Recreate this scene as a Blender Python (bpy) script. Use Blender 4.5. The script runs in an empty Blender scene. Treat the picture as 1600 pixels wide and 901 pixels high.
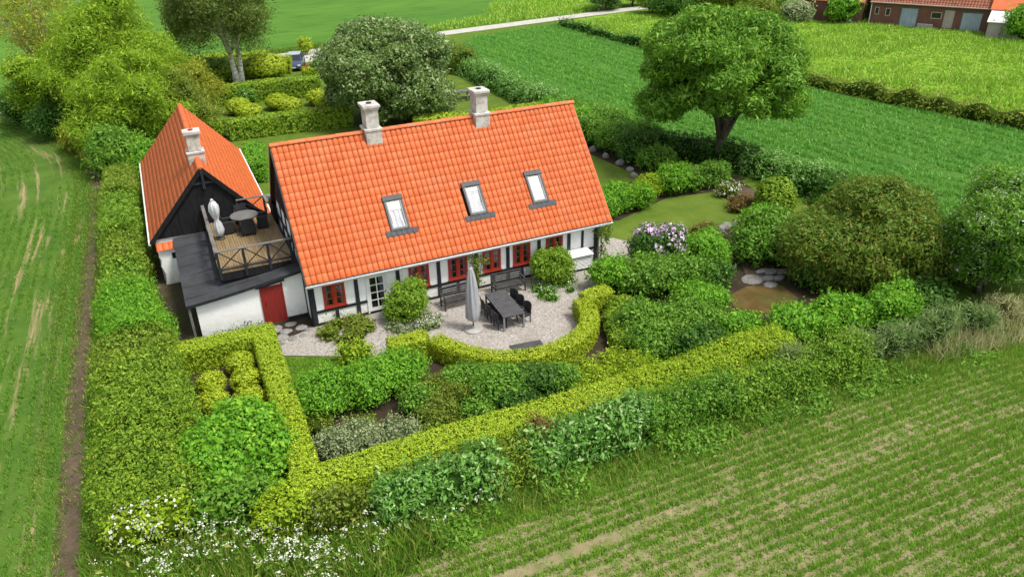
import bpy, bmesh, math, random
import numpy as np
from mathutils import Vector, Matrix

# ------------------------------------------------------------------ camera, world, sun, exposure
S = bpy.context.scene
C = S.collection
camd = bpy.data.cameras.new("camera")
cam = bpy.data.objects.new("camera", camd)
C.objects.link(cam)
yaw, pit, rol = 0.42414, 0.49092, -0.02248
cy_, sy_ = math.cos(yaw), math.sin(yaw)
fw = Vector((sy_ * math.cos(pit), cy_ * math.cos(pit), -math.sin(pit)))
r0 = Vector((cy_, -sy_, 0.0))
u0 = r0.cross(fw)
rt = r0 * math.cos(rol) + u0 * math.sin(rol)
up = -r0 * math.sin(rol) + u0 * math.cos(rol)
Mx = Matrix((rt, up, -fw)).transposed().to_4x4()
Mx.translation = Vector((-4.158, -30.552, 17.506))
cam.matrix_world = Mx
camd.sensor_width = 36.0
camd.lens = 27.21
camd.clip_start = 0.5
camd.clip_end = 3000
S.camera = cam

SUN_EL, SUN_AZ = math.radians(62), math.radians(138)      # azimuth clockwise from +Y
W = bpy.data.worlds.new("World")
S.world = W
W.use_nodes = True
nt = W.node_tree
sky = nt.nodes.new('ShaderNodeTexSky')
sky.sky_type = 'NISHITA'
sky.sun_disc = False
sky.sun_elevation = SUN_EL
sky.sun_rotation = SUN_AZ
sky.air_density = 1.0
sky.dust_density = 3.0
sky.ozone_density = 1.0
hs = nt.nodes.new('ShaderNodeHueSaturation')       # a thin cloud veil: the same sky, less blue
hs.inputs['Saturation'].default_value = 0.35
nt.links.new(sky.outputs[0], hs.inputs['Color'])
nt.links.new(hs.outputs[0], nt.nodes['Background'].inputs[0])
nt.nodes['Background'].inputs[1].default_value = 0.122
sl = bpy.data.lights.new("sun", 'SUN')
sl.energy = 2.1
sl.angle = math.radians(11)
sl.color = (1.0, 0.95, 0.86)
so = bpy.data.objects.new("sun", sl)
C.objects.link(so)
sd = Vector((math.sin(SUN_AZ) * math.cos(SUN_EL), math.cos(SUN_AZ) * math.cos(SUN_EL), math.sin(SUN_EL)))
so.rotation_euler = sd.to_track_quat('Z', 'Y').to_euler()
so.location = (20, -40, 60)
S.view_settings.view_transform = 'Standard'
S.view_settings.look = 'None'
S.view_settings.gamma = 1.0
S.view_settings.exposure = 0.95

# ------------------------------------------------------------------ helpers
rng = np.random.default_rng(11)
random.seed(5)


class MB:
    """collects boxes, bars, tubes; build() links them as ONE mesh object"""
    def __init__(self):
        self.v, self.f, self.m = [], [], []

    def add(self, vs, fs, mi=0):
        o = len(self.v)
        self.v += [tuple(p) for p in vs]
        self.f += [tuple(i + o for i in f) for f in fs]
        self.m += [mi] * len(fs)
        return self

    def box(self, x0, x1, y0, y1, z0, z1, mi=0):
        vs = [(x0, y0, z0), (x1, y0, z0), (x1, y1, z0), (x0, y1, z0), (x0, y0, z1), (x1, y0, z1), (x1, y1, z1), (x0, y1, z1)]
        return self.add(vs, [(3, 2, 1, 0), (4, 5, 6, 7), (0, 1, 5, 4), (1, 2, 6, 5), (2, 3, 7, 6), (3, 0, 4, 7)], mi)

    def bar(self, p, q, w, h, upv=(0, 0, 1), mi=0):
        p, q, upv = Vector(p), Vector(q), Vector(upv)
        d = (q - p).normalized()
        s = d.cross(upv).normalized() * (w / 2)
        t = s.cross(d).normalized() * (h / 2)
        vs = []
        for c in (p, q):
            vs += [c - s - t, c + s - t, c + s + t, c - s + t]
        return self.add(vs, [(0, 3, 2, 1), (4, 5, 6, 7), (0, 1, 5, 4), (1, 2, 6, 5), (2, 3, 7, 6), (3, 0, 4, 7)], mi)

    def tube(self, pts, rad, n=8, mi=0, cap=True):
        pts = [Vector(p) for p in pts]
        o = len(self.v)
        k = len(pts)
        ref = Vector((0.31, 0.95, 0.05))
        for i, p in enumerate(pts):
            d = (pts[min(i + 1, k - 1)] - pts[max(i - 1, 0)]).normalized()
            if abs(d.dot(ref)) > 0.97:
                ref = Vector((1, 0, 0))
            a = d.cross(ref).normalized()
            b = d.cross(a)
            for j in range(n):
                t = 2 * math.pi * j / n
                self.v.append(tuple(p + (a * math.cos(t) + b * math.sin(t)) * rad[i]))
        fs = []
        for i in range(k - 1):
            for j in range(n):
                j2 = (j + 1) % n
                fs.append((o + i * n + j, o + i * n + j2, o + (i + 1) * n + j2, o + (i + 1) * n + j))
        if cap:
            fs.append(tuple(o + j for j in range(n))[::-1])
            fs.append(tuple(o + (k - 1) * n + j for j in range(n)))
        self.f += fs
        self.m += [mi] * len(fs)
        return self

    def lathe(self, prof, n=20, c=(0, 0), mi=0):
        o = len(self.v)
        for r, z in prof:
            for j in range(n):
                t = 2 * math.pi * j / n
                self.v.append((c[0] + r * math.cos(t), c[1] + r * math.sin(t), z))
        fs = []
        for i in range(len(prof) - 1):
            for j in range(n):
                j2 = (j + 1) % n
                fs.append((o + i * n + j, o + i * n + j2, o + (i + 1) * n + j2, o + (i + 1) * n + j))
        fs.append(tuple(o + j for j in range(n))[::-1])
        fs.append(tuple(o + (len(prof) - 1) * n + j for j in range(n)))
        self.f += fs
        self.m += [mi] * len(fs)
        return self

    def prism(self, poly, axis, a, b, mi=0):
        """extrude a 2D polygon along an axis ('x': poly is (y,z); 'y': (x,z); 'z': (x,y))"""
        def P(u, v, w):
            return (w, u, v) if axis == 'x' else ((u, w, v) if axis == 'y' else (u, v, w))
        n = len(poly)
        vs = [P(u, v, a) for u, v in poly] + [P(u, v, b) for u, v in poly]
        fs = [tuple(range(n))[::-1], tuple(range(n, 2 * n))]
        for i in range(n):
            j = (i + 1) % n
            fs.append((i, j, n + j, n + i))
        return self.add(vs, fs, mi)

    def mesh(self, name, mats, smooth=False, bevel=0.0):
        me = bpy.data.meshes.new(name)
        me.from_pydata(self.v, [], self.f)
        for mt in (mats if isinstance(mats, (list, tuple)) else [mats]):
            me.materials.append(mt)
        me.polygons.foreach_set('material_index', self.m)
        bm = bmesh.new()
        bm.from_mesh(me)
        bmesh.ops.recalc_face_normals(bm, faces=bm.faces[:])
        if bevel:
            es = [e for e in bm.edges if len(e.link_faces) == 2 and e.calc_face_angle(0) > 0.6]
            bmesh.ops.bevel(bm, geom=es, offset=bevel, segments=1, affect='EDGES', clamp_overlap=True)
        bm.to_mesh(me)
        bm.free()
        if smooth:
            me.polygons.foreach_set('use_smooth', [True] * len(me.polygons))
        return me

    def build(self, name, mats, parent=None, smooth=False, bevel=0.0):
        return link(name, self.mesh(name, mats, smooth, bevel), parent)


def link(name, me, parent=None):
    o = bpy.data.objects.new(name, me)
    C.objects.link(o)
    if parent:
        o.parent = parent
    return o


def tag(o, label=None, cat=None, group=None, kind=None):
    if label: o['label'] = label
    if cat: o['category'] = cat
    if group: o['group'] = group
    if kind: o['kind'] = kind
    return o


def thing(name, label, cat, loc=(0, 0, 0), rz=0.0, group=None):
    o = bpy.data.objects.new(name, None)
    o.empty_display_size = 0.2
    C.objects.link(o)
    o.location = loc
    o.rotation_euler = (0, 0, rz)
    return tag(o, label, cat, group)


def copy_tree(o, parent=None):
    c = o.copy()
    C.objects.link(c)
    c.parent = parent
    for ch in [k for k in bpy.data.objects if k.parent is o]:
        copy_tree(ch, c)
    return c


def mesh_np(name, blocks, mats, smooth_idx=()):
    """blocks: (verts (n,3), faces (m,k), material index); all in one mesh"""
    me = bpy.data.meshes.new(name)
    V = np.concatenate([np.asarray(b[0], np.float32).reshape(-1, 3) for b in blocks])
    loops, starts, mi, sm = [], [], [], []
    off, ls = 0, 0
    for bi, (v, f, m) in enumerate(blocks):
        f = np.asarray(f, np.int32)
        k = f.shape[1]
        loops.append((f + off).ravel())
        starts.append(ls + np.arange(len(f), dtype=np.int32) * k)
        ls += f.size
        off += np.asarray(v).reshape(-1, 3).shape[0]
        mi.append(np.full(len(f), m, np.int32))
        sm.append(np.full(len(f), m in smooth_idx, bool))
    loops = np.concatenate(loops)
    starts = np.concatenate(starts)
    me.vertices.add(len(V))
    me.vertices.foreach_set('co', V.ravel())
    me.loops.add(len(loops))
    me.loops.foreach_set('vertex_index', loops)
    me.polygons.add(len(starts))
    me.polygons.foreach_set('loop_start', starts)
    for mt in mats:
        me.materials.append(mt)
    me.polygons.foreach_set('material_index', np.concatenate(mi))
    me.polygons.foreach_set('use_smooth', np.concatenate(sm))
    me.update(calc_edges=True)
    return me


# ------------------------------------------------------------------ materials
def newmat(name):
    m = bpy.data.materials.new(name)
    m.use_nodes = True
    n = m.node_tree.nodes
    return m, m.node_tree, n, n['Principled BSDF']


def N(t, typ, **kw):
    n = t.nodes.new(typ)
    for k, v in kw.items():
        setattr(n, k, v)
    return n


def mixc(t, fac, a, b):
    n = N(t, 'ShaderNodeMix', data_type='RGBA')
    for sock, val in ((n.inputs[0], fac), (n.inputs[6], a), (n.inputs[7], b)):
        if hasattr(val, 'is_linked'):
            t.links.new(val, sock)
        elif isinstance(val, (tuple, list)):
            sock.default_value = (*val, 1) if len(val) == 3 else val
        else:
            sock.default_value = val
    return n.outputs[2]


def ramp(t, fac, a, b):
    n = N(t, 'ShaderNodeMapRange')
    n.inputs[1].default_value = a
    n.inputs[2].default_value = b
    t.links.new(fac, n.inputs[0])
    return n.outputs[0]


def noise(t, vec, scale, detail=3.0, rough=0.55):
    n = N(t, 'ShaderNodeTexNoise')
    n.inputs['Scale'].default_value = scale
    n.inputs['Detail'].default_value = detail
    n.inputs['Roughness'].default_value = rough
    if vec is not None:
        t.links.new(vec, n.inputs['Vector'])
    return n.outputs[0]


def pos(t, sc=(1, 1, 1), rot=0.0):
    g = N(t, 'ShaderNodeNewGeometry')
    mp = N(t, 'ShaderNodeMapping')
    mp.inputs['Scale'].default_value = sc
    mp.inputs['Rotation'].default_value = (0, 0, rot)
    t.links.new(g.outputs['Position'], mp.inputs[0])
    return mp.outputs[0]


def bump(t, b, h, strength, dist=0.02):
    n = N(t, 'ShaderNodeBump')
    n.inputs['Strength'].default_value = strength
    n.inputs['Distance'].default_value = dist
    t.links.new(h, n.inputs['Height'])
    t.links.new(n.outputs[0], b.inputs['Normal'])


def plain(name, c1, c2=None, scale=3.0, rough=0.7, spec=0.3, bs=0.0, bscale=30.0, sc=(1, 1, 1), metal=0.0, lo=.35, hi=.65):
    m, t, n, b = newmat(name)
    c2 = c2 or tuple(x * 0.8 for x in c1)
    v = pos(t, sc)
    f = ramp(t, noise(t, v, scale, 5.0, 0.65), lo, hi)
    t.links.new(mixc(t, f, c1, c2), b.inputs['Base Color'])
    b.inputs['Roughness'].default_value = rough
    b.inputs['Specular IOR Level'].default_value = spec
    b.inputs['Metallic'].default_value = metal
    if bs:
        bump(t, b, noise(t, v, bscale, 4.0), bs)
    return m


def leaf(name, dark, light, tipc=None, scale=0.9, rough=0.55, transl=0.38, tipamt=0.2, spec=0.25):
    """foliage: each leaf its own tone, drifting in patches over the plant"""
    m, t, n, b = newmat(name)
    dark, light = tuple(min(.8, x * 1.75) for x in dark), tuple(min(.85, x * 1.45) for x in light)
    tipc = tipc and tuple(min(.85, x * 1.25) for x in tipc)
    g = N(t, 'ShaderNodeNewGeometry')
    nz = ramp(t, noise(t, g.outputs['Position'], scale, 3.0, 0.6), .32, .68)
    n2 = ramp(t, noise(t, g.outputs['Position'], 3.6, 2.0, .5), .30, .70)
    mx = N(t, 'ShaderNodeMath', operation='MULTIPLY_ADD')
    t.links.new(n2, mx.inputs[0])
    mx.inputs[1].default_value = .55
    nm = N(t, 'ShaderNodeMath', operation='MULTIPLY')
    t.links.new(nz, nm.inputs[0])
    nm.inputs[1].default_value = .6
    t.links.new(nm.outputs[0], mx.inputs[2])
    nz = mx.outputs[0]
    a = N(t, 'ShaderNodeMath', operation='MULTIPLY_ADD')
    t.links.new(g.outputs['Random Per Island'], a.inputs[0])
    a.inputs[1].default_value = 0.5
    h = N(t, 'ShaderNodeMath', operation='MULTIPLY')
    t.links.new(nz, h.inputs[0])
    h.inputs[1].default_value = 0.5
    t.links.new(h.outputs[0], a.inputs[2])
    col = mixc(t, a.outputs[0], dark, light)
    CORE[name] = tuple(x * (.62 if tipamt == .25 or 'box' in name or 'ball' in name or 'clip' in name else .34) for x in dark)  # core tone darkened so the gaps between leaves carry painted shade
    if tipc:
        gt = N(t, 'ShaderNodeMath', operation='LESS_THAN')
        w = N(t, 'ShaderNodeMath', operation='FRACT')
        k = N(t, 'ShaderNodeMath', operation='MULTIPLY')
        t.links.new(g.outputs['Random Per Island'], k.inputs[0])
        k.inputs[1].default_value = 57.3
        t.links.new(k.outputs[0], w.inputs[0])
        t.links.new(w.outputs[0], gt.inputs[0])
        gt.inputs[1].default_value = tipamt
        col = mixc(t, gt.outputs[0], col, tipc)
    t.links.new(col, b.inputs['Base Color'])
    b.inputs['Roughness'].default_value = rough
    b.inputs['Specular IOR Level'].default_value = spec
    tr = N(t, 'ShaderNodeBsdfTranslucent')
    t.links.new(col, tr.inputs[0])
    ms = N(t, 'ShaderNodeMixShader')
    ms.inputs[0].default_value = transl
    t.links.new(b.outputs[0], ms.inputs[1])
    t.links.new(tr.outputs[0], ms.inputs[2])
    t.links.new(ms.outputs[0], n['Material Output'].inputs[0])
    return m


M = {}
CORE = {}
# foliage
M['box'] = leaf('box_leaf', (.100, .160, .008), (.235, .325, .014), (.32, .385, .022), 0.7, tipamt=.2, transl=.10)
M['boxball'] = leaf('golden_ball_leaf', (.110, .165, .008), (.26, .335, .014), (.35, .395, .022), 1.2, transl=.10)
M['boxdark'] = leaf('clipped_dark_leaf', (.055, .11, .008), (.165, .265, .014), (.25, .35, .02), 0.8, transl=.12)
M['bright'] = leaf('bright_leaf', (.050, .145, .010), (.135, .31, .018), (.22, .40, .03), 0.9)
M['lime'] = leaf('lime_leaf', (.10, .17, .008), (.25, .36, .016), (.36, .44, .03), 0.9)
M['hg1'] = leaf('hedge_green_leaf', (.055, .125, .010), (.16, .28, .020), (.24, .36, .04), 0.6)
M['hg2'] = leaf('hedge_olive_leaf', (.065, .120, .010), (.17, .255, .022), (.25, .30, .04), 0.6)
M['hg3'] = leaf('hedge_lime_leaf', (.060, .125, .010), (.165, .27, .018), (.26, .35, .03), 0.6)
M['rb'] = leaf('round_bush_leaf', (.060, .130, .010), (.170, .285, .020), (.26, .37, .035), 0.9)
M['sage'] = leaf('sage_leaf', (.075, .135, .035), (.18, .265, .08), (.28, .34, .15), 1.0)
M['mid'] = leaf('mid_leaf', (.042, .112, .010), (.125, .26, .022), (.20, .34, .05), 0.8)
M['dark'] = leaf('dark_leaf', (.022, .07, .008), (.065, .15, .018), (.12, .22, .04), 0.8)
M['tree'] = leaf('broad_tree_leaf', (.034, .098, .008), (.115, .245, .018), (.19, .33, .03), 0.5, transl=.35)
M['olive'] = leaf('olive_leaf', (.06, .10, .010), (.16, .21, .022), (.24, .27, .04), 0.8)
M['rust'] = leaf('olive_rust_leaf', (.045, .095, .010), (.125, .195, .020), (.22, .19, .030), 0.5, tipamt=.14)
M['laurel'] = leaf('laurel_leaf', (.045, .125, .015), (.14, .30, .045), (.29, .42, .15), 1.0, rough=.4, spec=.4, tipamt=.2)
M['grey'] = leaf('grey_leaf', (.11, .15, .06), (.24, .29, .13), (.34, .36, .22), 1.2)
M['silver'] = leaf('whitebeam_leaf', (.035, .075, .012), (.12, .20, .04), (.30, .38, .17), 0.5, tipamt=.3)
M['birch'] = leaf('birch_leaf', (.035, .065, .010), (.10, .15, .022), (.16, .20, .04), 0.5)
M['goldtree'] = leaf('yellow_tree_leaf', (.10, .13, .010), (.24, .27, .020), (.34, .34, .05), 0.5)
M['willow'] = leaf('willow_leaf', (.07, .14, .008), (.20, .32, .015), (.30, .40, .03), 0.45)
M['brown'] = leaf('reddish_leaf', (.10, .07, .02), (.20, .14, .04), (.26, .12, .06), 1.2)
M['hay'] = leaf('dry_grass_blade', (.16, .17, .06), (.32, .32, .15), (.40, .36, .22), 0.7, transl=.2)
M['verge'] = leaf('verge_blade', (.042, .105, .008), (.12, .215, .018), (.25, .27, .06), 0.5, transl=.3)
M['crop'] = leaf('crop_blade', (.062, .18, .026), (.125, .30, .044), (.18, .36, .06), 0.3, transl=.3)
M['cropl'] = leaf('young_corn_blade', (.050, .135, .012), (.105, .225, .020), (.18, .27, .05), 0.3, transl=.3)
M['cropr'] = leaf('drilled_crop_blade', (.080, .175, .014), (.165, .295, .026), (.26, .33, .07), 0.3, transl=.3)
M['meadow'] = leaf('meadow_blade', (.10, .20, .014), (.21, .36, .030), (.33, .42, .09), 0.15, transl=.3)
M['wf'] = leaf('white_petal', (.30, .33, .25), (.50, .51, .44), None, 2.0, transl=.3)
M['pf'] = leaf('pink_petal', (.40, .26, .42), (.52, .42, .52), (.22, .11, .20), 2.0, transl=.3, tipamt=.12)
M['core'] = plain('shade_core', (.050, .075, .012), (.030, .045, .009), 2.0, 0.95, 0.05)
M['bark'] = plain('bark', (.06, .055, .04), (.13, .12, .09), 3.0, 0.95, .1, .6, 12.0, (1, 1, .3))
M['whitebark'] = plain('birch_bark', (.74, .72, .66), (.30, .27, .23), 2.2, 0.85, .2, .3, 10.0, (1, 1, 2.5), lo=.45, hi=.62)
M['twig'] = plain('bare_twig', (.22, .18, .11), (.34, .28, .18), 3.0, .9, .1)


def tile_mat(name, c1, c2, c3):
    m, t, n, b = newmat(name)
    g = N(t, 'ShaderNodeNewGeometry')
    oi = N(t, 'ShaderNodeObjectInfo')
    s = N(t, 'ShaderNodeMath', operation='ADD')
    t.links.new(g.outputs['Random Per Island'], s.inputs[0])
    t.links.new(oi.outputs['Random'], s.inputs[1])
    fr = N(t, 'ShaderNodeMath', operation='FRACT')
    t.links.new(s.outputs[0], fr.inputs[0])
    col = mixc(t, fr.outputs[0], c1, c2)
    nz = ramp(t, noise(t, g.outputs['Position'], 1.3, 6.0, .7), .48, .75)
    col = mixc(t, nz, col, c3)
    st = ramp(t, noise(t, pos(t, (2.2, .35, .35)), 1.0, 6.0, .75), .60, .80)
    col = mixc(t, st, col, tuple(x * .74 for x in c2))
    t.links.new(col, b.inputs['Base Color'])
    b.inputs['Roughness'].default_value = 0.55
    b.inputs['Specular IOR Level'].default_value = 0.35
    bump(t, b, noise(t, g.outputs['Position'], 60.0, 3.0), .15, .01)
    return m


M['tile'] = tile_mat('clay_tile', (.60, .140, .040), (.52, .108, .030), (.54, .17, .07))
M['tile2'] = tile_mat('barn_tile', (.58, .13, .032), (.50, .105, .026), (.44, .10, .03))
M['tileold'] = tile_mat('old_brown_tile', (.36, .12, .06), (.26, .085, .045), (.20, .09, .055))
M['white'] = plain('white_limewash', (.74, .74, .72), (.63, .63, .61), 1.6, .85, .2, .35, 9.0, lo=.45, hi=.8)
def limewash():
    m, t, n, b = newmat('limewash')
    v = pos(t)
    col = mixc(t, ramp(t, noise(t, v, 1.6, 5.0, .65), .45, .8), (.82, .82, .80), (.70, .70, .68))
    sp = N(t, 'ShaderNodeSeparateXYZ')
    t.links.new(v, sp.inputs[0])
    low = ramp(t, sp.outputs[2], .75, .05)
    k = N(t, 'ShaderNodeMath', operation='MULTIPLY')
    t.links.new(low, k.inputs[0])
    t.links.new(ramp(t, noise(t, v, 5.0, 6.0, .7), .35, .75), k.inputs[1])
    col = mixc(t, k.outputs[0], col, (.36, .37, .31))
    col = mixc(t, ramp(t, noise(t, pos(t, (5, 5, .5)), 1.0, 5.0, .7), .62, .82), col, (.52, .52, .50))
    t.links.new(col, b.inputs['Base Color'])
    b.inputs['Roughness'].default_value = .88
    bump(t, b, noise(t, v, 9.0, 4.0), .4)
    return m


M['white'] = limewash()
M['whitep'] = plain('white_paint', (.72, .72, .71), (.66, .66, .65), 3.0, .45, .4)
M['timber'] = plain('tarred_timber', (.012, .014, .018), (.025, .028, .034), 4.0, .6, .3, .3, 20.0)
M['blackboard'] = plain('black_boarding', (.008, .008, .009), (.018, .018, .02), 2.0, .75, .15, .3, 12.0, (6, 6, .6))
M['red'] = plain('red_paint', (.36, .035, .015), (.28, .026, .014), 4.0, .45, .4)
M['reddoor'] = plain('red_door_paint', (.26, .022, .016), (.17, .016, .013), 2.5, .55, .3, .2, 18.0, (5, 5, .5))
M['felt'] = plain('roofing_felt', (.030, .031, .034), (.050, .052, .056), 1.0, .85, .2, .3, 40.0)
M['deck'] = plain('deck_wood', (.17, .115, .055), (.26, .19, .10), 1.4, .75, .2, .2, 25.0, (6, .5, 1))
M['greywood'] = plain('weathered_wood', (.105, .10, .095), (.17, .16, .15), 2.0, .8, .2, .2, 20.0)
M['blackwood'] = plain('dark_bench_wood', (.030, .029, .030), (.060, .058, .056), 3.0, .7, .25)
M['wicker'] = plain('black_wicker', (.012, .012, .014), (.030, .030, .032), 18.0, .6, .3, .6, 60.0)
M['tabletop'] = plain('grey_table_slat', (.055, .056, .060), (.085, .086, .09), 4.0, .6, .3)
M['metal'] = plain('grey_metal', (.15, .16, .17), (.20, .21, .22), 4.0, .5, .4)
M['darkmetal'] = plain('dark_metal', (.040, .043, .048), (.060, .064, .07), 4.0, .55, .3)
M['canvas'] = plain('grey_canvas', (.36, .36, .38), (.28, .28, .30), 3.0, .85, .1, .5, 7.0, (3, 3, .6))
M['wcover'] = plain('white_cover', (.58, .59, .60), (.44, .45, .48), 3.0, .6, .3, .5, 6.0, (2, 2, .8))
M['zinc'] = plain('zinc_gutter', (.50, .52, .54), (.62, .64, .65), 2.0, .4, .5, metal=.3)
M['chim'] = plain('whitewashed_brick', (.54, .52, .48), (.26, .24, .215), 3.2, .9, .1, .5, 14.0, lo=.42, hi=.72)
M['stone'] = plain('fieldstone', (.15, .145, .135), (.26, .25, .24), 3.0, .85, .2, .5, 9.0)
M['concrete'] = plain('concrete', (.36, .35, .33), (.26, .25, .23), 3.0, .9, .1, .3, 20.0)
M['brick'] = plain('red_brick_wall', (.21, .095, .072), (.15, .075, .06), 1.1, .9, .1, .3, 20.0)
M['bluedoor'] = plain('blue_grey_boards', (.27, .33, .41), (.38, .44, .52), 1.5, .75, .2, .2, 20.0, (1, 1, .3))
M['plaster'] = plain('pale_plaster', (.44, .38, .36), (.36, .30, .29), 1.5, .9, .1)


def glass_mat(name, base, rough=.06):
    m, t, n, b = newmat(name)
    b.inputs['Base Color'].default_value = (*base, 1)
    b.inputs['Roughness'].default_value = rough
    b.inputs['Specular IOR Level'].default_value = .6
    return m


M['cream'] = plain('cream_blind', (.52, .51, .46), (.40, .39, .34), 2.0, .8, .1)
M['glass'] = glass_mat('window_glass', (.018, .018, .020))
M['pale'] = plain('pale_curtain', (.27, .29, .33), (.12, .13, .16), 2.2, .35, .5, 0, 1, (3, 1, 1))


def real_glass(name):
    m, t, n, b = newmat(name)
    g = N(t, 'ShaderNodeBsdfGlossy')
    g.inputs['Roughness'].default_value = .04
    tr = N(t, 'ShaderNodeBsdfTransparent')
    fr = N(t, 'ShaderNodeFresnel')
    fr.inputs[0].default_value = 1.5
    ms = N(t, 'ShaderNodeMixShader')
    t.links.new(fr.outputs[0], ms.inputs[0])
    t.links.new(tr.outputs[0], ms.inputs[1])
    t.links.new(g.outputs[0], ms.inputs[2])
    t.links.new(ms.outputs[0], n['Material Output'].inputs[0])
    return m


M['clear'] = real_glass('clear_glass')
M['carpaint'] = plain('dark_blue_car_paint', (.03, .045, .10), (.04, .055, .12), 2.0, .25, .6)
M['carroof'] = plain('silver_blue_roof', (.25, .29, .36), (.30, .34, .40), 2.0, .25, .6)
M['rubber'] = plain('rubber', (.015, .015, .015), (.02, .02, .02), 2.0, .8, .2)


# ground materials ---------------------------------------------------------
def ground(name, cols, scales, bs=.5, bscale=25.0, rough=.95, sc=(1, 1, 1), rot=0.0):
    """cols c0..c3 blended by noises of the given scales"""
    m, t, n, b = newmat(name)
    v = pos(t, sc, rot)
    col = cols[0]
    for c, (s, lo, hi) in zip(cols[1:], scales):
        col = mixc(t, ramp(t, noise(t, v, s, 6.0, .62), lo, hi), col, c)
    t.links.new(col, b.inputs['Base Color'])
    b.inputs['Roughness'].default_value = rough
    b.inputs['Specular IOR Level'].default_value = .1
    if bs:
        bump(t, b, noise(t, v, bscale, 5.0, .7), bs, .05)
    return m


M['lawn'] = ground('lawn_grass', [(.078, .130, .016), (.118, .168, .024), (.058, .095, .012)], [(.6, .38, .66), (9.0, .5, .75)], .5, 40.0)
M['terrain'] = ground('rough_grass', [(.06, .12, .012), (.10, .17, .018), (.045, .08, .010)], [(.12, .35, .65), (2.0, .45, .75)], .6, 8.0)
M['soil'] = ground('garden_soil', [(.034, .025, .017), (.055, .040, .027), (.025, .034, .010)], [(1.4, .4, .65), (.7, .55, .72)], .8, 14.0)
M['dirt'] = ground('field_dirt', [(.085, .062, .042), (.125, .092, .062), (.055, .060, .022)], [(1.1, .4, .65), (3.0, .5, .72)], .9, 14.0)
M['earth'] = ground('dark_earth', [(.045, .038, .022), (.075, .062, .038), (.035, .05, .012)], [(.9, .4, .65), (.5, .5, .7)], .8, 12.0)
M['moss'] = ground('brown_moss', [(.085, .055, .018), (.12, .085, .028), (.055, .075, .016)], [(1.3, .4, .65), (.9, .5, .7)], .7, 18.0)
M['road'] = ground('pale_gravel_road', [(.42, .405, .37), (.34, .32, .28)], [(1.0, .4, .7)], .3, 20.0)
M['farfield'] = ground('far_green_crop', [(.060, .150, .018), (.085, .185, .022), (.040, .11, .014)], [(.06, .35, .65), (.5, .48, .7)], .5, 6.0, sc=(.35, 1.6, 1), rot=-.12)
M['crop_soil'] = ground('crop_floor', [(.045, .125, .018), (.07, .165, .022), (.035, .085, .014)], [(.25, .35, .65), (1.6, .45, .75)], .6, 9.0, sc=(2.2, .35, 1))
M['meadow_floor'] = ground('meadow_floor', [(.12, .22, .016), (.19, .31, .026), (.06, .12, .012)], [(.10, .35, .65), (.7, .5, .78)], .8, 5.0)
M['young'] = ground('young_corn_floor', [(.10, .165, .022), (.25, .20, .105), (.07, .14, .014)], [(.45, .55, .68), (1.5, .5, .75)], .7, 16.0, sc=(1.6, .12, 1))
M['stubble'] = ground('sown_field_soil', [(.23, .195, .105), (.13, .16, .045), (.31, .255, .16)], [(1.1, .42, .62), (3.0, .5, .75)], .8, 18.0)


def gravel_mat():
    m, t, n, b = newmat('pea_gravel')
    v = pos(t)
    vo = N(t, 'ShaderNodeTexVoronoi')
    vo.inputs['Scale'].default_value = 22.0
    t.links.new(v, vo.inputs['Vector'])
    sep = N(t, 'ShaderNodeSeparateColor')
    t.links.new(vo.outputs['Color'], sep.inputs[0])
    col = mixc(t, sep.outputs[0], (.20, .18, .16), (.43, .395, .36))
    col = mixc(t, ramp(t, noise(t, v, .7, 4.0), .5, .75), col, (.24, .21, .165))
    t.links.new(col, b.inputs['Base Color'])
    b.inputs['Roughness'].default_value = .9
    inv = N(t, 'ShaderNodeMath', operation='SUBTRACT')
    inv.inputs[0].default_value = 1.0
    t.links.new(vo.outputs['Distance'], inv.inputs[1])
    bump(t, b, inv.outputs[0], .9, .03)
    return m


M['gravel'] = gravel_mat()


def sheet(name, pts, z, mat, kind='structure'):
    me = bpy.data.meshes.new(name)
    me.from_pydata([(x, y, z) for x, y in pts], [], [tuple(range(len(pts)))])
    me.materials.append(mat)
    bm = bmesh.new()
    bm.from_mesh(me)
    bmesh.ops.recalc_face_normals(bm, faces=bm.faces[:])
    for f in bm.faces:
        if f.normal.z < 0:
            f.normal_flip()
    bm.to_mesh(me)
    bm.free()
    return tag(link(name, me), kind=kind)


# ------------------------------------------------------------------ ground, fields, road
def vnoise(x, y, s, seed=0):
    x = np.asarray(x) * s + 100.3
    y = np.asarray(y) * s + 57.7
    xi, yi = np.floor(x).astype(np.int64), np.floor(y).astype(np.int64)
    fx, fy = x - xi, y - yi
    fx, fy = fx * fx * (3 - 2 * fx), fy * fy * (3 - 2 * fy)

    def h(a, b):
        k = np.sin(a * 127.1 + b * 311.7 + seed * 74.7) * 43758.5453
        return k - np.floor(k)
    return (h(xi, yi) * (1 - fx) + h(xi + 1, yi) * fx) * (1 - fy) + (h(xi, yi + 1) * (1 - fx) + h(xi + 1, yi + 1) * fx) * fy


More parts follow.
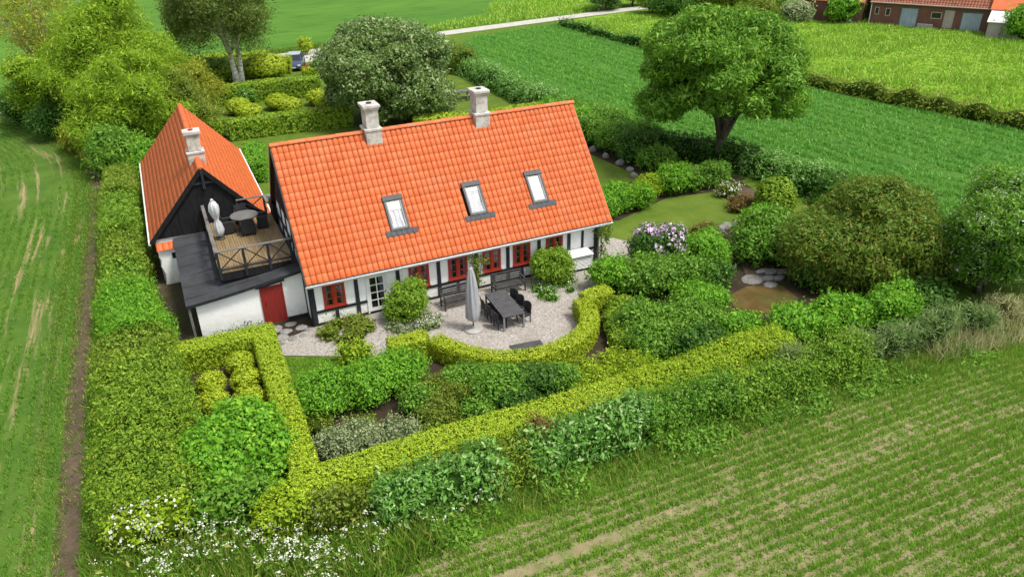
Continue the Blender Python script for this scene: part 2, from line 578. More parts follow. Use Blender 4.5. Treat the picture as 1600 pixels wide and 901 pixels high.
sheet('ground', [(-600, -300), (900, -300), (900, 1200), (-600, 1200)], -0.04, M['terrain'])
sheet('green_field_beyond_road', [(-160, 62), (-40, 52), (-10, 61), (12, 64.5), (31, 67.5), (45, 69), (60, 110), (70, 330), (-160, 330)], -0.030, M['farfield'])
sheet('grass_meadow', [(46, 65), (52, 66.2), (74, 69), (150, 76), (150, -30), (57.5, -30), (54.6, 5), (51.4, 16), (49.5, 27), (47, 45)], -0.030, M['meadow_floor'])
sheet('roadside_meadow', [(46, 71.5), (74, 74), (150, 80), (150, 260), (70, 330), (60, 110)], -0.026, M['meadow_floor'])
sheet('green_crop_field', [(26.6, 46), (30, 58), (33, 61.5), (45.5, 63.8), (46.5, 45), (49, 27), (51, 16), (54, 5), (57, -30), (34, -30), (32.6, -4), (30.5, 3), (28.2, 11), (27, 22), (26.6, 36)], -0.026, M['crop_soil'])
rp = [(-60, 42), (-30, 46), (-17, 50), (-6, 57.5), (10, 61.5), (31, 65.3), (46.5, 67.4), (72, 70.6), (130, 76)]
sheet('road', [(x, y + 1.35) for x, y in rp] + [(x, y - 1.35) for x, y in rp[::-1]], -0.018, M['road'])
sheet('driveway', [(8.2, 47.5), (14.5, 47.5), (14.5, 61.0), (6.5, 59.0)], -0.010, M['road'])
sheet('lawn', [(-7, 3), (0, 3), (0, 0.2), (14, 0.2), (29.5, 0.2), (26.5, 8), (25.2, 14), (23.6, 24), (23.3, 47), (15, 57), (-6, 55), (-8, 40)], 0.0, M['lawn'])
sheet('garden_bed', [(-7.2, -10.6), (17, -10.6), (24, -12.2), (26.5, -8), (27.5, -1.0), (28.5, 6.6), (25.6, 5.0), (25.6, 0.6), (24.2, 0), (21.3, .2), (17.3, 1.3), (14.3, 0.1), (0.1, 0.1), (0.1, 1.3), (-4.7, 1.3)], 0.004, M['soil'])
sheet('shrub_bed', [(17.2, 4.3), (18.2, 3.95), (22.5, 5.55), (25.6, 5.1), (29, 6), (26.2, 13), (24.6, 24), (22.4, 24), (22.6, 15.8), (23.3, 9.3), (20.5, 8.4), (17.2, 8)], 0.005, M['soil'])
sheet('side_yard', [(-6.6, -1), (-4.75, .9), (-4.35, 1.3), (-4.35, 7.6), (-4.9, 7.8), (-5.7, 8), (-5.95, 21), (-7.4, 24)], 0.008, M['earth'])
arc = [(4.51, -4.13), (4.81, -5.56), (5.7, -6.74), (7.09, -7.34), (8.56, -7.28), (9.86, -6.65), (10.58, -5.71), (10.96, -4.31)]
sheet('gravel_terrace', [(-1.75, -0.6), (-1.7, -1.75), (.2, -2.75), (2.1, -3.9), (4.3, -4.2), (4.6, -5.6), (5.6, -6.9), (7.1, -7.5), (8.6, -7.4), (9.95, -6.8), (10.7, -5.8), (11.1, -4.5), (12.6, -3.4), (13.3, -2.3), (15.5, -1.2), (17.25, 1.1), (16.3, 2.6), (14.45, 2.6), (14.45, -.02), (-.02, -.02)], 0.012, M['gravel'])
sheet('terrace_lawn', [(-1.75, -1.8), (.2, -2.8), (1.9, -3.8), (1.6, -4.6), (-1.6, -4.9)], 0.012, M['lawn'])
sheet('gravel_path', [(19.6, -5.7), (21.2, -5.9), (23.9, -0.4), (23.4, 0.0), (22.2, -.6)], 0.010, M['dirt'])
sheet('moss_patch', [(17.9, -6.0), (19.4, -5.6), (20.9, -6.3), (20.7, -7.6), (18.8, -8.2), (17.4, -7.4)], 0.012, M['moss'])
sheet('shady_path', [(24.9, 5.4), (26, 5.0), (28.2, 1.9), (28.9, 2.6), (27.3, 6.4), (26.1, 8.2)], 0.010, M['dirt'])


def strip_uv(name, curve, offs, z, mat):
    """a sheet laid beside a curve; UV in metres across and along it"""
    cv = [Vector((x, y, 0)) for x, y in curve]
    acc = [0]
    for a, b in zip(cv, cv[1:]):
        acc.append(acc[-1] + (b - a).length)
    vs, uv = [], []
    for i, p in enumerate(cv):
        d = (cv[min(i + 1, len(cv) - 1)] - cv[max(i - 1, 0)]).normalized()
        nn = Vector((-d.y, d.x, 0))
        for o in offs:
            q = p + nn * o
            vs.append((q.x, q.y, z))
            uv.append((o, acc[i]))
    k = len(offs)
    fs = [(i * k + j, (i + 1) * k + j, (i + 1) * k + j + 1, i * k + j + 1) for i in range(len(cv) - 1) for j in range(k - 1)]
    me = bpy.data.meshes.new(name)
    me.from_pydata(vs, [], fs)
    ul = me.uv_layers.new(name='rows')
    ul.data.foreach_set('uv', [c for l in me.loops for c in uv[l.vertex_index]])
    me.materials.append(mat)
    return tag(link(name, me), kind='structure')


def smooth_curve(pts, n=8):
    out = []
    P = [pts[0]] + list(pts) + [pts[-1]]
    for i in range(1, len(P) - 2):
        p0, p1, p2, p3 = (np.array(P[i + k], float) for k in (-1, 0, 1, 2))
        for t in np.linspace(0, 1, n, endpoint=False):
            out.append(tuple(.5 * (2 * p1 + (p2 - p0) * t + (2 * p0 - 5 * p1 + 4 * p2 - p3) * t * t + (3 * p1 - p0 - 3 * p2 + p3) * t ** 3)))
    return out + [tuple(pts[-1])]


def young_mat():
    m, t, n, b = newmat('young_corn_rows')
    uvn = N(t, 'ShaderNodeTexCoord')
    mp = N(t, 'ShaderNodeMapping')
    mp.inputs['Scale'].default_value = (1.9, .10, 1)
    t.links.new(uvn.outputs['UV'], mp.inputs[0])
    g = pos(t)
    col = mixc(t, ramp(t, noise(t, g, .5, 4.0), .35, .65), (.048, .108, .014), (.078, .145, .020))
    col = mixc(t, ramp(t, noise(t, mp.outputs[0], 1.0, 5.0, .7), .54, .66), col, (.28, .22, .115))
    col = mixc(t, ramp(t, noise(t, g, 5.0, 5.0, .7), .55, .8), col, (.16, .17, .05))
    t.links.new(col, b.inputs['Base Color'])
    b.inputs['Roughness'].default_value = .95
    b.inputs['Specular IOR Level'].default_value = .1
    bump(t, b, noise(t, g, 14.0, 5.0, .7), .7, .05)
    return m


edge = smooth_curve([(-9.9, -40), (-9.85, -25), (-9.85, -10), (-9.75, 2), (-9.55, 12), (-9.4, 20), (-9.6, 27), (-10.6, 34), (-13.2, 41), (-17.5, 47), (-26, 52)])
strip_uv('left_field', edge, [0.0, 1.5, 3, 5, 8, 12, 20][::1], -0.022, young_mat())
sheet('field_beyond_left', [(-160, -100), (-29, -60), (-29, 30), (-60, 40), (-160, 40)], -0.028, M['farfield'])
strip_uv('dirt_track', edge, [-0.70, -.3, 0.02], -0.012, M['dirt'])
sheet('sown_field', [(-12, -14.75), (3.3, -14.6), (7.6, -14.4), (13.2, -14.2), (19.2, -14.5), (26, -15.1), (60, -17), (140, -22), (140, -120), (-40, -120), (-12, -40)], -0.016, M['stubble'])


def blades(P, h, w, per, spread, seed=0, lean=.45):
    """per blades round each point: a triangle each"""
    r = np.random.default_rng(seed)
    P = np.repeat(P, per, 0)
    n = len(P)
    hh = np.repeat(h, per)[:, None] if np.ndim(h) else np.full((n, 1), h)
    P = P + np.c_[r.normal(0, spread, (n, 2)), np.zeros(n)]
    a = r.uniform(0, 2 * np.pi, n)
    s = np.c_[np.cos(a), np.sin(a), np.zeros(n)]
    L = np.c_[r.normal(0, lean, (n, 2)), np.ones(n)]
    L /= np.linalg.norm(L, axis=1)[:, None]
    hh = hh * r.uniform(.55, 1.25, (n, 1))
    v = np.stack([P - s * w / 2, P + s * w / 2, P + L * hh], 1)
    return v.reshape(-1, 3), np.arange(n * 3).reshape(-1, 3)


def grass(name, P, h, w, per, spread, mat, seed=0, lean=.45):
    v, f = blades(np.asarray(P, float), h, w, per, spread, seed, lean)
    return tag(link(name, mesh_np(name, [(v, f, 0)], [mat])), kind='stuff')


def scatter(poly, dens, seed=0):
    r = np.random.default_rng(seed)
    p = np.array(poly, float)
    lo, hi = p.min(0), p.max(0)
    n = int((hi - lo).prod() * dens)
    q = r.uniform(lo, hi, (n, 2))
    ins = np.zeros(n, bool)
    j = len(p) - 1
    for i in range(len(p)):
        c = ((p[i, 1] > q[:, 1]) != (p[j, 1] > q[:, 1])) & (q[:, 0] < (p[j, 0] - p[i, 0]) * (q[:, 1] - p[i, 1]) / (p[j, 1] - p[i, 1] + 1e-9) + p[i, 0])
        ins ^= c
        j = i
    return q[ins]


# drilled rows of the sown field, thin where the ground stayed bare
pts, hs = [], []
for k in range(33):
    y = -14.62 - .345 * k
    n = 1750
    x = rng.uniform(-4, 34, n)
    yy = y + rng.normal(0, .048, n) - np.maximum(0, x - 20) * .055
    strip = vnoise(x * .22, np.full(n, k * 5.3), 1.0, 3)
    area = vnoise(x, yy, .17, 5)
    dn = strip * .70 + area * .26 + (.30 if k < 5 else .07) + np.clip((x - 10) / 60, 0, .16)
    keep = (dn > rng.uniform(.24, .62, n)) | (rng.random(n) < .06)
    pts.append(np.c_[x, yy, np.full(n, -.016)][keep])
    hs.append((.06 + .15 * np.clip(dn, 0, .8))[keep])
grass('sown_crop_rows', np.concatenate(pts), np.concatenate(hs), .038, 6, .060, M['cropr'], 1)

# rows of the left field follow its curved edge
pts = []
E_ = np.array(edge)
for k in range(30):
    off = .30 + .46 * k
    d = np.gradient(E_, axis=0)
    d /= np.linalg.norm(d, axis=1)[:, None]
    Q = E_ + np.c_[-d[:, 1], d[:, 0]] * off
    sg = np.r_[0, np.cumsum(np.linalg.norm(np.diff(Q, axis=0), axis=1))]
    m_ = int(sg[-1] * 17)
    t_ = rng.uniform(0, sg[-1], m_)
    x, y = np.interp(t_, sg, Q[:, 0]), np.interp(t_, sg, Q[:, 1])
    bare = vnoise(np.full(m_, off * 2.6), t_, .16, 8)
    ok = (y > -24) & (bare < rng.uniform(.50, .80, m_))
    pts.append(np.c_[x + rng.normal(0, .045, m_), y, np.full(m_, -.02)][ok])
grass('left_crop_rows', np.concatenate(pts), .15, .035, 6, .05, M['cropl'], 2)

# green crop field behind the hedge: rows with tramlines
pts = []
pl = [(27.4, 44), (30.5, 57), (33, 61), (45, 63.3), (46, 45), (48.5, 27), (50.5, 16), (53.5, 5), (56, -20), (36, -20), (33.2, -4), (31, 3), (28.8, 11), (27.5, 22), (27.2, 36)]
q = scatter(pl, 24, 4)
u_ = q[:, 0] - (q[:, 1] * -.075)
ph = np.abs((((u_ + .12 * np.sin(q[:, 1] * .4)) / 1.45) % 1.0) - .5) * 2
ok = (ph > .36) | (rng.random(len(q)) < .16)
tr_ = (np.abs(((u_ + .6) / 7.5) % 1.0 - .5) < .035)
ok &= ~tr_
q, ph = q[ok], ph[ok]
grass('green_crop_rows', np.c_[q, np.full(len(q), -.026)], .16 + .16 * ph, .10, 4, .10, M['crop'], 3)

mp_ = [(46.8, 64), (73, 68), (110, 71), (110, 0), (58.5, 0), (55.2, 5), (52.2, 16), (50.2, 27), (47.6, 45)]
q = scatter(mp_, 9, 6)
hm = .14 + .75 * vnoise(q[:, 0] * .8 + q[:, 1] * .5, q[:, 1] * 1.6 - q[:, 0] * .4, .30, 2) ** 2
grass('meadow_grass', np.c_[q, np.full(len(q), -.03)], hm, .16, 4, .20, M['meadow'], 4, .6)
q = scatter([(20, 66), (46, 69.3), (74, 72.5), (110, 76), (110, 110), (60, 110), (40, 75)], 5, 7)
grass('roadside_grass', np.c_[q, np.full(len(q), -.03)], .2 + .5 * vnoise(q[:, 0], q[:, 1], .2, 2), .18, 4, .22, M['meadow'], 5, .6)

# tall verge between the outer hedge and the sown field, and beside the left hedge
q = np.concatenate([scatter([(-9.0, -16), (-2, -16.3), (1.5, -15.3), (7.6, -14.9), (13.2, -14.75), (19.2, -15.0), (26, -15.6), (33, -16), (33, -13.2), (26, -13), (18, -12.9), (8, -12.6), (-2, -12.2), (-9.0, -9.5)], 46, 8)])
hv = .22 + .45 * vnoise(q[:, 0], q[:, 1], .8, 4)
hv *= np.clip((q[:, 1] + 15.3) / 1.3, .4, 1)
kp = (q[:, 1] > -14.55 - .035 * np.maximum(0, q[:, 0] - 14)) | (vnoise(q[:, 0], q[:, 1], .6, 12) > .42)
q, hv = q[kp], hv[kp]
grass('verge_grass', np.c_[q, np.full(len(q), -.02)], hv, .035, 5, .10, M['verge'], 6, .55)
q = scatter([(-9.15, -16), (-8.2, -12), (-8.2, 24), (-9.1, 24), (-8.9, 12), (-9.15, 2)], 46, 9)
grass('hedge_foot_grass', np.c_[q, np.full(len(q), -.02)], .32, .04, 5, .10, M['verge'], 7, .55)
q = scatter([(.8, .0), (3.4, -1.4), (5.5, -3), (9.5, -5), (13, -2), (12, -.5), (4, -.3)], 3.0, 19)
q = q[vnoise(q[:, 0], q[:, 1], .6, 2) > .5]
grass('gravel_weeds', np.c_[q, np.full(len(q), .012)], .05, .02, 5, .04, M['verge'], 19, .8)
ee = E_[(E_[:, 1] > -24)]
tq = rng.integers(0, len(ee) - 1, 9000)
uq = rng.random((9000, 1))
qq = ee[tq] * (1 - uq) + ee[tq + 1] * uq + np.c_[np.where(rng.random(9000) < .55, -rng.normal(.70, .16, 9000), rng.normal(.02, .14, 9000)), np.zeros(9000)]
grass('track_edge_grass', np.c_[qq, np.full(len(qq), -.012)], .13, .035, 4, .07, M['verge'], 12, .6)
q = scatter([(22, -14.2), (40, -16), (40, -12.5), (30, -12.3), (22, -12.9)], 26, 10)
grass('dry_verge_grass', np.c_[q, np.full(len(q), -.02)], .45 + .7 * vnoise(q[:, 0], q[:, 1], .7, 1), .035, 6, .12, M['hay'], 8, .45)
q = scatter([(-1.72, -1.9), (.2, -2.9), (1.8, -3.9), (1.5, -4.9), (-1.6, -5.4)], 120, 11)
grass('terrace_grass', np.c_[q, np.full(len(q), .01)], .14, .03, 4, .05, M['bright'], 9)
q = np.concatenate([scatter([(24, 46), (26.5, 46), (29, 56), (24.5, 58)], 20, 12), scatter([(-20, 51), (-6, 59), (10, 63.2), (31, 67.0), (31, 68.6), (10, 65), (-6, 61), (-22, 53)], 20, 13)])
grass('road_verge_grass', np.c_[q, np.full(len(q), -.03)], .45, .09, 5, .16, M['verge'], 10, .5)


# ------------------------------------------------------------------ farmhouse
HX, HY, HE = 14.4, 7.5, 2.1
house = thing('farmhouse', 'white half-timbered farmhouse with black posts and orange pantile roof', 'house')
m = MB()
m.prism([(0, 0.0), (HY, 0.0), (HY, HE), (HY / 2, 6.95), (0, HE)], 'x', 0, HX)
m.build('wall', M['white'], house)
m = MB()
m.box(-.03, HX + .03, -.035, .2, 0, .13)
m.box(-.035, .2, -.03, HY, 0, .13)
m.box(HX - .2, HX + .035, -.03, HY, 0, .13)
m.build('plinth', M['timber'], house)


def tim(x0, x1, z0, z1, d=.045, y=0.0, name='timber_post'):
    mm = MB()
    mm.box(x0, x1, y - d, y + .02, z0, z1)
    mm.build(name, M['timber'], house, bevel=.006)


PX = [0.10, 2.05, 3.98, 5.93, 7.82, 9.45, 11.12, 12.77, 14.30]
for x in PX:
    w = .17 if x != .10 and x != 14.30 else .20
    tim(x - w / 2, x + w / 2, .13, 2.12, .055)
tim(13.47, 13.60, .80, 2.0, .045)
for x in (1.08, 4.95, 6.85, 8.67, 10.20, 11.9):
    tim(x - .075, x + .075, .13, .62)
for a, b in zip(PX, PX[1:]):
    if a == 2.05:
        tim(2.14, 2.47, .62, .75, name='timber_rail')
        tim(3.46, 3.89, .62, .75, name='timber_rail')
    elif a == 12.77:
        tim(12.86, 14.20, .76, .89, name='timber_rail')
    else:
        tim(a + .085 + (.015 if a == .10 else 0), b - .085, .62, .75, name='timber_rail')
tim(0, HX, 2.0, 2.10, .040, name='wall_plate')
# left gable: dark posts and rails over white infill, black boarding in the upper gable
for y in (.10, 1.2, 2.5, 3.75, 5.0, 6.3, 7.4):
    mm = MB(); mm.box(-.045, .02, y - .09, y + .09, .13, min(2.1 + (3.75 - abs(3.75 - y)) * 1.15 - .1, 4.15)); mm.build('timber_post', M['timber'], house)
for z in (2.15, 3.1, 4.1):
    hw = 3.75 - max(0, (z - 2.1) / 1.293) - .05
    mm = MB(); mm.box(-.05, .02, 3.75 - hw, 3.75 + hw, z - .08, z + .08); mm.build('timber_rail', M['timber'], house)
hw = 3.75 - (4.19 - 2.1) / 1.293
m = MB(); m.prism([(3.75 - hw, 4.19), (3.75 + hw, 4.19), (3.75, 6.93)], 'x', -.05, -.004); m.build('gable_boarding', M['blackboard'], house)
m = MB(); m.prism([(3.75 - hw, 4.19), (3.75 + hw, 4.19), (3.75, 6.93)], 'x', HX + .004, HX + .05); m.build('gable_boarding', M['blackboard'], house)
for y in (.10, 1.6, 3.1):
    mm = MB(); mm.box(HX - .02, HX + .045, y - .09, y + .09, .13, 2.1); mm.build('timber_post', M['timber'], house)

# roof: pantiles on both slopes
ANG = math.atan2(4.88, 4.23)
ca, sa = math.cos(ANG), math.sin(ANG)
SLOPE = 6.46
RX0, RX1 = -.15, 14.90
NC, NR = 61, 17
CW, RL = (RX1 - RX0) / NC, SLOPE / NR
roof = link('roof', None, house)
m = MB()
m.prism([(-.40, 2.19), (3.75, 6.98), (7.9, 2.19), (7.9, 2.10), (3.75, 6.88), (-.40, 2.10)], 'x', -.10, RX1 - .05)
bpy.data.objects.remove(roof)
roof = m.build('roof', M['timber'], house)


def pantile_mesh(name, mat, cw=CW, rl=RL, amp=.052, n=8):
    """one S-profile clay tile: x across, y up the slope, z off it; thick front lip"""
    U = (0, .05, .14, .36, .66, .86, .95, 1.0)
    Z = (-.30, .36, .74, 1.0, .98, .72, .34, -.30)
    n = len(U)
    prof = [(u * (cw + .004), z * amp) for u, z in zip(U, Z)]
    mm = MB()
    vs = [(x, -.025, z + .013) for x, z in prof] + [(x, rl + .02, z - .004) for x, z in prof] + [(x, -.028, z + .004) for x, z in prof]
    fs = [(i, i + 1, n + i + 1, n + i) for i in range(n - 1)] + [(i + 1, i, 2 * n + i, 2 * n + i + 1) for i in range(n - 1)]
    mm.add(vs, fs)
    me = bpy.data.meshes.new(name)
    me.from_pydata(mm.v, [], mm.f)
    me.materials.append(mat)
    me.polygons.foreach_set('use_smooth', [True] * (n - 1) + [False] * (n - 1))
    return me


PT = pantile_mesh('pantile', M['tile'])
ptv = np.array([v.co[:] for v in PT.vertices])
ptf = np.array([p.vertices[:] for p in PT.polygons])
WIN3 = [(4.03, 4.91), (7.84, 8.73), (11.08, 11.94)]


def covered(x, s):
    for a, b in WIN3:
        if a + .02 < x < b - .02 and 1.6 < s < 3.12:
            return True
    return (4.12 < x < 4.74 or 9.44 < x < 10.16) and s > 6.0


RF = Matrix(((1, 0, 0, 0), (0, ca, -sa, -.48), (0, sa, ca, 2.36 - .03), (0, 0, 0, 1)))
cells = []
for r in range(NR):
    for c in range(NC):
        x, s = RX0 + c * CW, r * RL
        if covered(x + CW / 2, s + RL / 2):
            continue
        p = RF @ Vector((x, s, 0))
        cells.append(((p - cam.location).length, x, s))
cells.sort()
for k, (d, x, s) in enumerate(cells[:300]):
    o = link('roof_tile', PT, roof)
    o.matrix_basis = RF @ Matrix.Translation((x + random.uniform(-.004, .004), s + random.uniform(-.008, .008), random.uniform(0, .008))) @ Matrix.Rotation(random.uniform(-.012, .012), 4, 'Z')
vv = []
for d, x, s in cells[300:]:
    q_ = ptv + np.array([x + random.uniform(-.004, .004), s + random.uniform(-.008, .008), random.uniform(0, .008)])
    vv.append(np.c_[q_[:, 0], q_[:, 1] * ca - q_[:, 2] * sa - .48, q_[:, 1] * sa + q_[:, 2] * ca + 2.33])
for r in range(NR):
    for c in range(0, NC):
        q_ = ptv + np.array([RX0 + c * CW, r * RL, 0])
        vv.append(np.c_[q_[:, 0], 7.98 - (q_[:, 1] * ca - q_[:, 2] * sa), q_[:, 1] * sa + q_[:, 2] * ca + 2.33])
k = len(ptv)
F = np.concatenate([ptf + i * k for i in range(len(vv))])
o = link('roof_tiles', mesh_np('roof_tiles', [(np.concatenate(vv), F, 0)], [M['tile']], (0,)), roof)
tag(o, kind='stuff')


def half_round(name, mat, r, ln, n=7):
    mm = MB()
    vs, fs = [], []
    for yy, k_ in ((0, 1.06), (ln + .03, .96)):
        for i in range(n):
            t = math.pi * i / (n - 1)
            vs.append((yy, -r * k_ * math.cos(t), r * k_ * .8 * math.sin(t)))
    fs = [(i, i + 1, n + i + 1, n + i) for i in range(n - 1)] + [tuple(range(n)), tuple(range(n, 2 * n))]
    mm.add(vs, fs)
    return mm.mesh(name, mat)


RT = half_round('ridge_tile', M['tile'], .14, .42)
x = RX0 - .02
while x < RX1 - .1:
    if not (3.75 < x < 4.75 or 9.1 < x < 10.2):
        o = link('ridge_tile', RT, house)
        o.location = (x, 3.75, 7.235 + random.uniform(-.006, .006))
    x += .42
for x0, x1 in ((3.70, 4.08), (9.0, 9.40), (10.2, 10.62), (4.78, 5.0)):
    o = link('ridge_tile', RT, house); o.location = (x0, 3.75, 7.236); o.scale = ((x1 - x0) / .42, 1, 1)
# verge boards
for xx, nm in ((-.17, 'verge_board'), (RX1 - .005, 'verge_board')):
    mm = MB()
    mm.bar((xx, -.48, 2.26), (xx, 3.75, 7.14), .035, .20, (0, -1, 1))
    mm.bar((xx, 7.98, 2.26), (xx, 3.75, 7.14), .035, .20, (0, 1, 1))
    mm.build(nm, M['timber'] if xx < 0 else M['tile'], house)
# gutter, eaves board, downpipe
mm = MB()
gp = [(-.50 + .07 * math.cos(t), 2.26 + .07 * math.sin(t)) for t in np.linspace(math.pi, 2 * math.pi, 7)]
gp += [(a + (.008 if a < -.5 else -.008), b + .008) for a, b in gp[::-1]]
mm.prism(gp, 'x', RX0 - .02, RX1 + .05)
mm.build('gutter', M['zinc'], house)
mm = MB()
mm.box(-.10, RX1 - .10, -.42, -.385, 2.10, 2.26)
mm.box(-.10, RX1 - .10, -.385, -.002, 2.115, 2.14)
mm.build('eaves_board', M['whitep'], house)
mm = MB()
mm.tube([(14.55, -.46, 2.2), (14.52, -.30, 2.02), (14.50, .02, 1.85), (14.50, .04, .1)], [.04] * 4, 8)
mm.build('downpipe', M['whitep'], house, smooth=True)


def window(x0, x1, z0, z1, lamp=False):
    """red two-leaf casement, three panes a leaf"""
    f = MB()
    y0, y1 = -.05, .03
    t = .07
    f.box(x0, x1, y0, y1, z0, z0 + t); f.box(x0, x1, y0, y1, z1 - t, z1)
    f.box(x0, x0 + t, y0, y1, z0 + t, z1 - t); f.box(x1 - t, x1, y0, y1, z0 + t, z1 - t)
    xm = (x0 + x1) / 2
    f.box(xm - .055, xm + .055, y0 - .012, y1, z0 + t, z1 - t)
    h = (z1 - z0 - 2 * t) / 3
    cells_ = []
    for a, b in ((x0 + t, xm - .055), (xm + .055, x1 - t)):
        f.box(a, a + .045, y0 + .008, y1, z0 + t, z1 - t); f.box(b - .045, b, y0 + .008, y1, z0 + t, z1 - t)
        for k in range(3):
            cells_.append((a + .045, b - .045, z0 + t + h * k + .02, z0 + t + h * (k + 1) - .02))
        for k in range(4):
            zc = z0 + t + h * k
            f.box(a + .045, b - .045, y0 + .012, y1, zc - .02 if k else zc, zc + .02 if k < 3 else zc)
    w = f.build('window', M['red'], house)
    g = MB()
    for a, b, c, d in cells_:
        g = MB(); g.box(a, b, -.016, -.010, c, d); g.build('pane', M['clear'], w)
    s = MB(); s.box(x0 - .04, x1 + .04, -.10, -.046, z0 - .035, z0); s.build('sill', M['red'], w)
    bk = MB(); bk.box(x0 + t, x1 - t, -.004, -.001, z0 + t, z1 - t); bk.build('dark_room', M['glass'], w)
    cu = MB()
    n = 5
    for side in (0, 1):
        for j in range(n):
            a = (x0 + t + .05 + j * .018) if side == 0 else (x1 - t - .05 - j * .018 - .018)
            cu.box(a, a + .012, -.0095 + .003 * (j % 2), -.0075 + .003 * (j % 2), z0 + t + .02, z1 - t - .02)
    cu.build('curtain', M['pale'], w)


WX = [(.56, 1.53), (4.50, 5.46), (6.40, 7.36), (8.15, 9.07), (9.72, 10.64), (11.50, 12.42)]
for a, b in WX:
    window(a, b, .83, 1.93)
# terrace door
d = MB()
x0, x1, z0, z1 = 2.47, 3.46, .06, 1.98
d.box(x0, x0 + .06, -.05, .02, z0, z1); d.box(x1 - .06, x1, -.05, .02, z0, z1); d.box(x0 + .06, x1 - .06, -.05, .02, z1 - .06, z1)
d.box(x0 + .06, x0 + .19, -.035, .015, z0, z1 - .06); d.box(x1 - .19, x1 - .06, -.035, .015, z0, z1 - .06)
d.box(x0 + .19, x1 - .19, -.035, .015, z0, z0 + .24); d.box(x0 + .19, x1 - .19, -.035, .015, z1 - .18, z1 - .06)
xm = (x0 + x1) / 2
d.box(xm - .022, xm + .022, -.033, .015, z0 + .24, z1 - .18)
hh = (z1 - .18 - z0 - .24) / 4
for k in (1, 2, 3):
    zc = z0 + .24 + hh * k
    d.box(x0 + .19, xm - .022, -.033, .015, zc - .018, zc + .018); d.box(xm + .022, x1 - .19, -.033, .015, zc - .018, zc + .018)
door = d.build('door', M['whitep'], house)
for a, b in ((x0 + .19, xm - .022), (xm + .022, x1 - .19)):
    for k in range(4):
        g = MB(); g.box(a, b, -.016, -.010, z0 + .24 + hh * k, z0 + .24 + hh * (k + 1)); g.build('pane', M['clear'], door)
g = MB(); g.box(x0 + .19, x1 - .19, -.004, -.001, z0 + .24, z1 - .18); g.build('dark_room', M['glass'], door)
g = MB(); g.box(xm + .12, x1 - .19, -.009, -.006, z0 + .24, z1 - .18); g.build('curtain', M['pale'], door)
g = MB(); g.tube([(x1 - .12, -.06, 1.02), (x1 - .24, -.06, 1.02)], [.012, .012], 6); g.box(x1 - .14, x1 - .10, -.045, -.03, .95, 1.1); g.build('handle', M['metal'], door)

# chimneys
for cx in (4.43, 9.80):
    c = MB()
    c.box(cx - .37, cx + .37, 3.30, 4.18, 6.3, 7.36)
    c.box(cx - .41, cx + .41, 3.26, 4.22, 7.36, 7.47)
    c.box(cx - .30, cx + .30, 3.38, 4.10, 7.47, 8.30)
    c.box(cx - .35, cx + .35, 3.33, 4.15, 8.30, 8.40)
    c.box(cx - .40, cx + .40, 3.28, 4.20, 8.40, 8.53)
    ch = c.build('chimney', M['chim'], house, bevel=.015)
    p = MB(); p.lathe([(.13, 8.53), (.13, 8.57), (.10, 8.58)], 10, (cx, 3.74)); p.build('flue', M['timber'], ch)

# roof windows
for i, (a, b) in enumerate(WIN3):
    f = MB()
    s0, s1 = 1.57, 3.22
    f.box(a, a + .09, s0, s1, 0, .135); f.box(b - .09, b, s0, s1, 0, .135)
    f.box(a + .09, b - .09, s0, s0 + .11, 0, .13); f.box(a - .02, b + .02, s1 - .22, s1 + .02, .02, .165)
    w = f.build('roof_window', M['darkmetal'], house, bevel=.01)
    w.matrix_basis = RF
    sh = MB()
    q0, q1, q2, q3 = a + .09, b - .09, s0 + .11, s1 - .22
    sh.box(q0, q0 + .055, q2, q3, .02, .115); sh.box(q1 - .055, q1, q2, q3, .02, .115); sh.box(q0 + .055, q1 - .055, q2, q2 + .055, .02, .11)
    sh.build('sash', M['metal'], w)
    g = MB(); g.box(q0 + .055, q1 - .055, q2 + .055, q3, .085, .091); g.build('pane', M['clear'], w)
    bl = MB(); cut = q3 - (.42, .22, 0.02)[i]
    # hanging curtain in soft folds below a plain blind
    nn = 26
    xs = np.linspace(q0 + .055, q1 - .055, nn)
    vs, fs = [], []
    for jj, yy in enumerate((q2 + .055, (q2 + cut) / 2, cut)):
        for ii, xx in enumerate(xs):
            pin = (.0, .35, .1)[jj] if i != 2 else 0
            xc = (xs[0] + xs[-1]) / 2
            vs.append((xx + (xc - xx) * pin * .4, yy,   .045 + .008 * math.sin(ii * .62 + jj * .8)))
    for jj in range(2):
        for ii in range(nn - 1):
            fs.append((jj * nn + ii, jj * nn + ii + 1, (jj + 1) * nn + ii + 1, (jj + 1) * nn + ii))
    bl.add(vs, fs)
    bl.build('curtain', (M['pale'], M['pale'], M['cream'])[i], w, smooth=True)
    if i < 2:
        b2 = MB(); b2.box(q0 + .055, q1 - .055, cut - .02, q3, .065, .072); b2.build('blind', M['cream'], w)
    rm = MB(); rm.box(q0 + .055, q1 - .055, q2 + .055, q3, .004, .012); rm.build('dark_room', (M['darkmetal'], M['darkmetal'], M['cream'])[i], w)
    ap = MB()
    vs, nx = [], 37
    for yy, lift in ((1.34, .0), (1.47, .012), (1.60, .02)):
        for i_ in range(nx):
            u = i_ / (nx - 1)
            vs.append((a - .27 + u * 6 * CW, yy,   .080 + lift + .012 * math.sin(u * 6 * 2 * math.pi)))
    ap.add(vs, [(r_ * nx + i_, r_ * nx + i_ + 1, (r_ + 1) * nx + i_ + 1, (r_ + 1) * nx + i_) for r_ in range(2) for i_ in range(nx - 1)])
    ap.build('flashing', M['darkmetal'], w, smooth=True)

# ------------------------------------------------------------------ outbuilding (red door, felt roof)
ob = thing('outbuilding', 'low white outbuilding with dark felt roof and red plank door', 'shed')


def ftop(x, y):
    u, v = (x + 4.95) / 4.95, (y - .9) / 6.8
    return (1.80 + (2.42 - 1.80) * (u ** 1.25)) * (1 - v) + (2.22 + .30 * u) * v


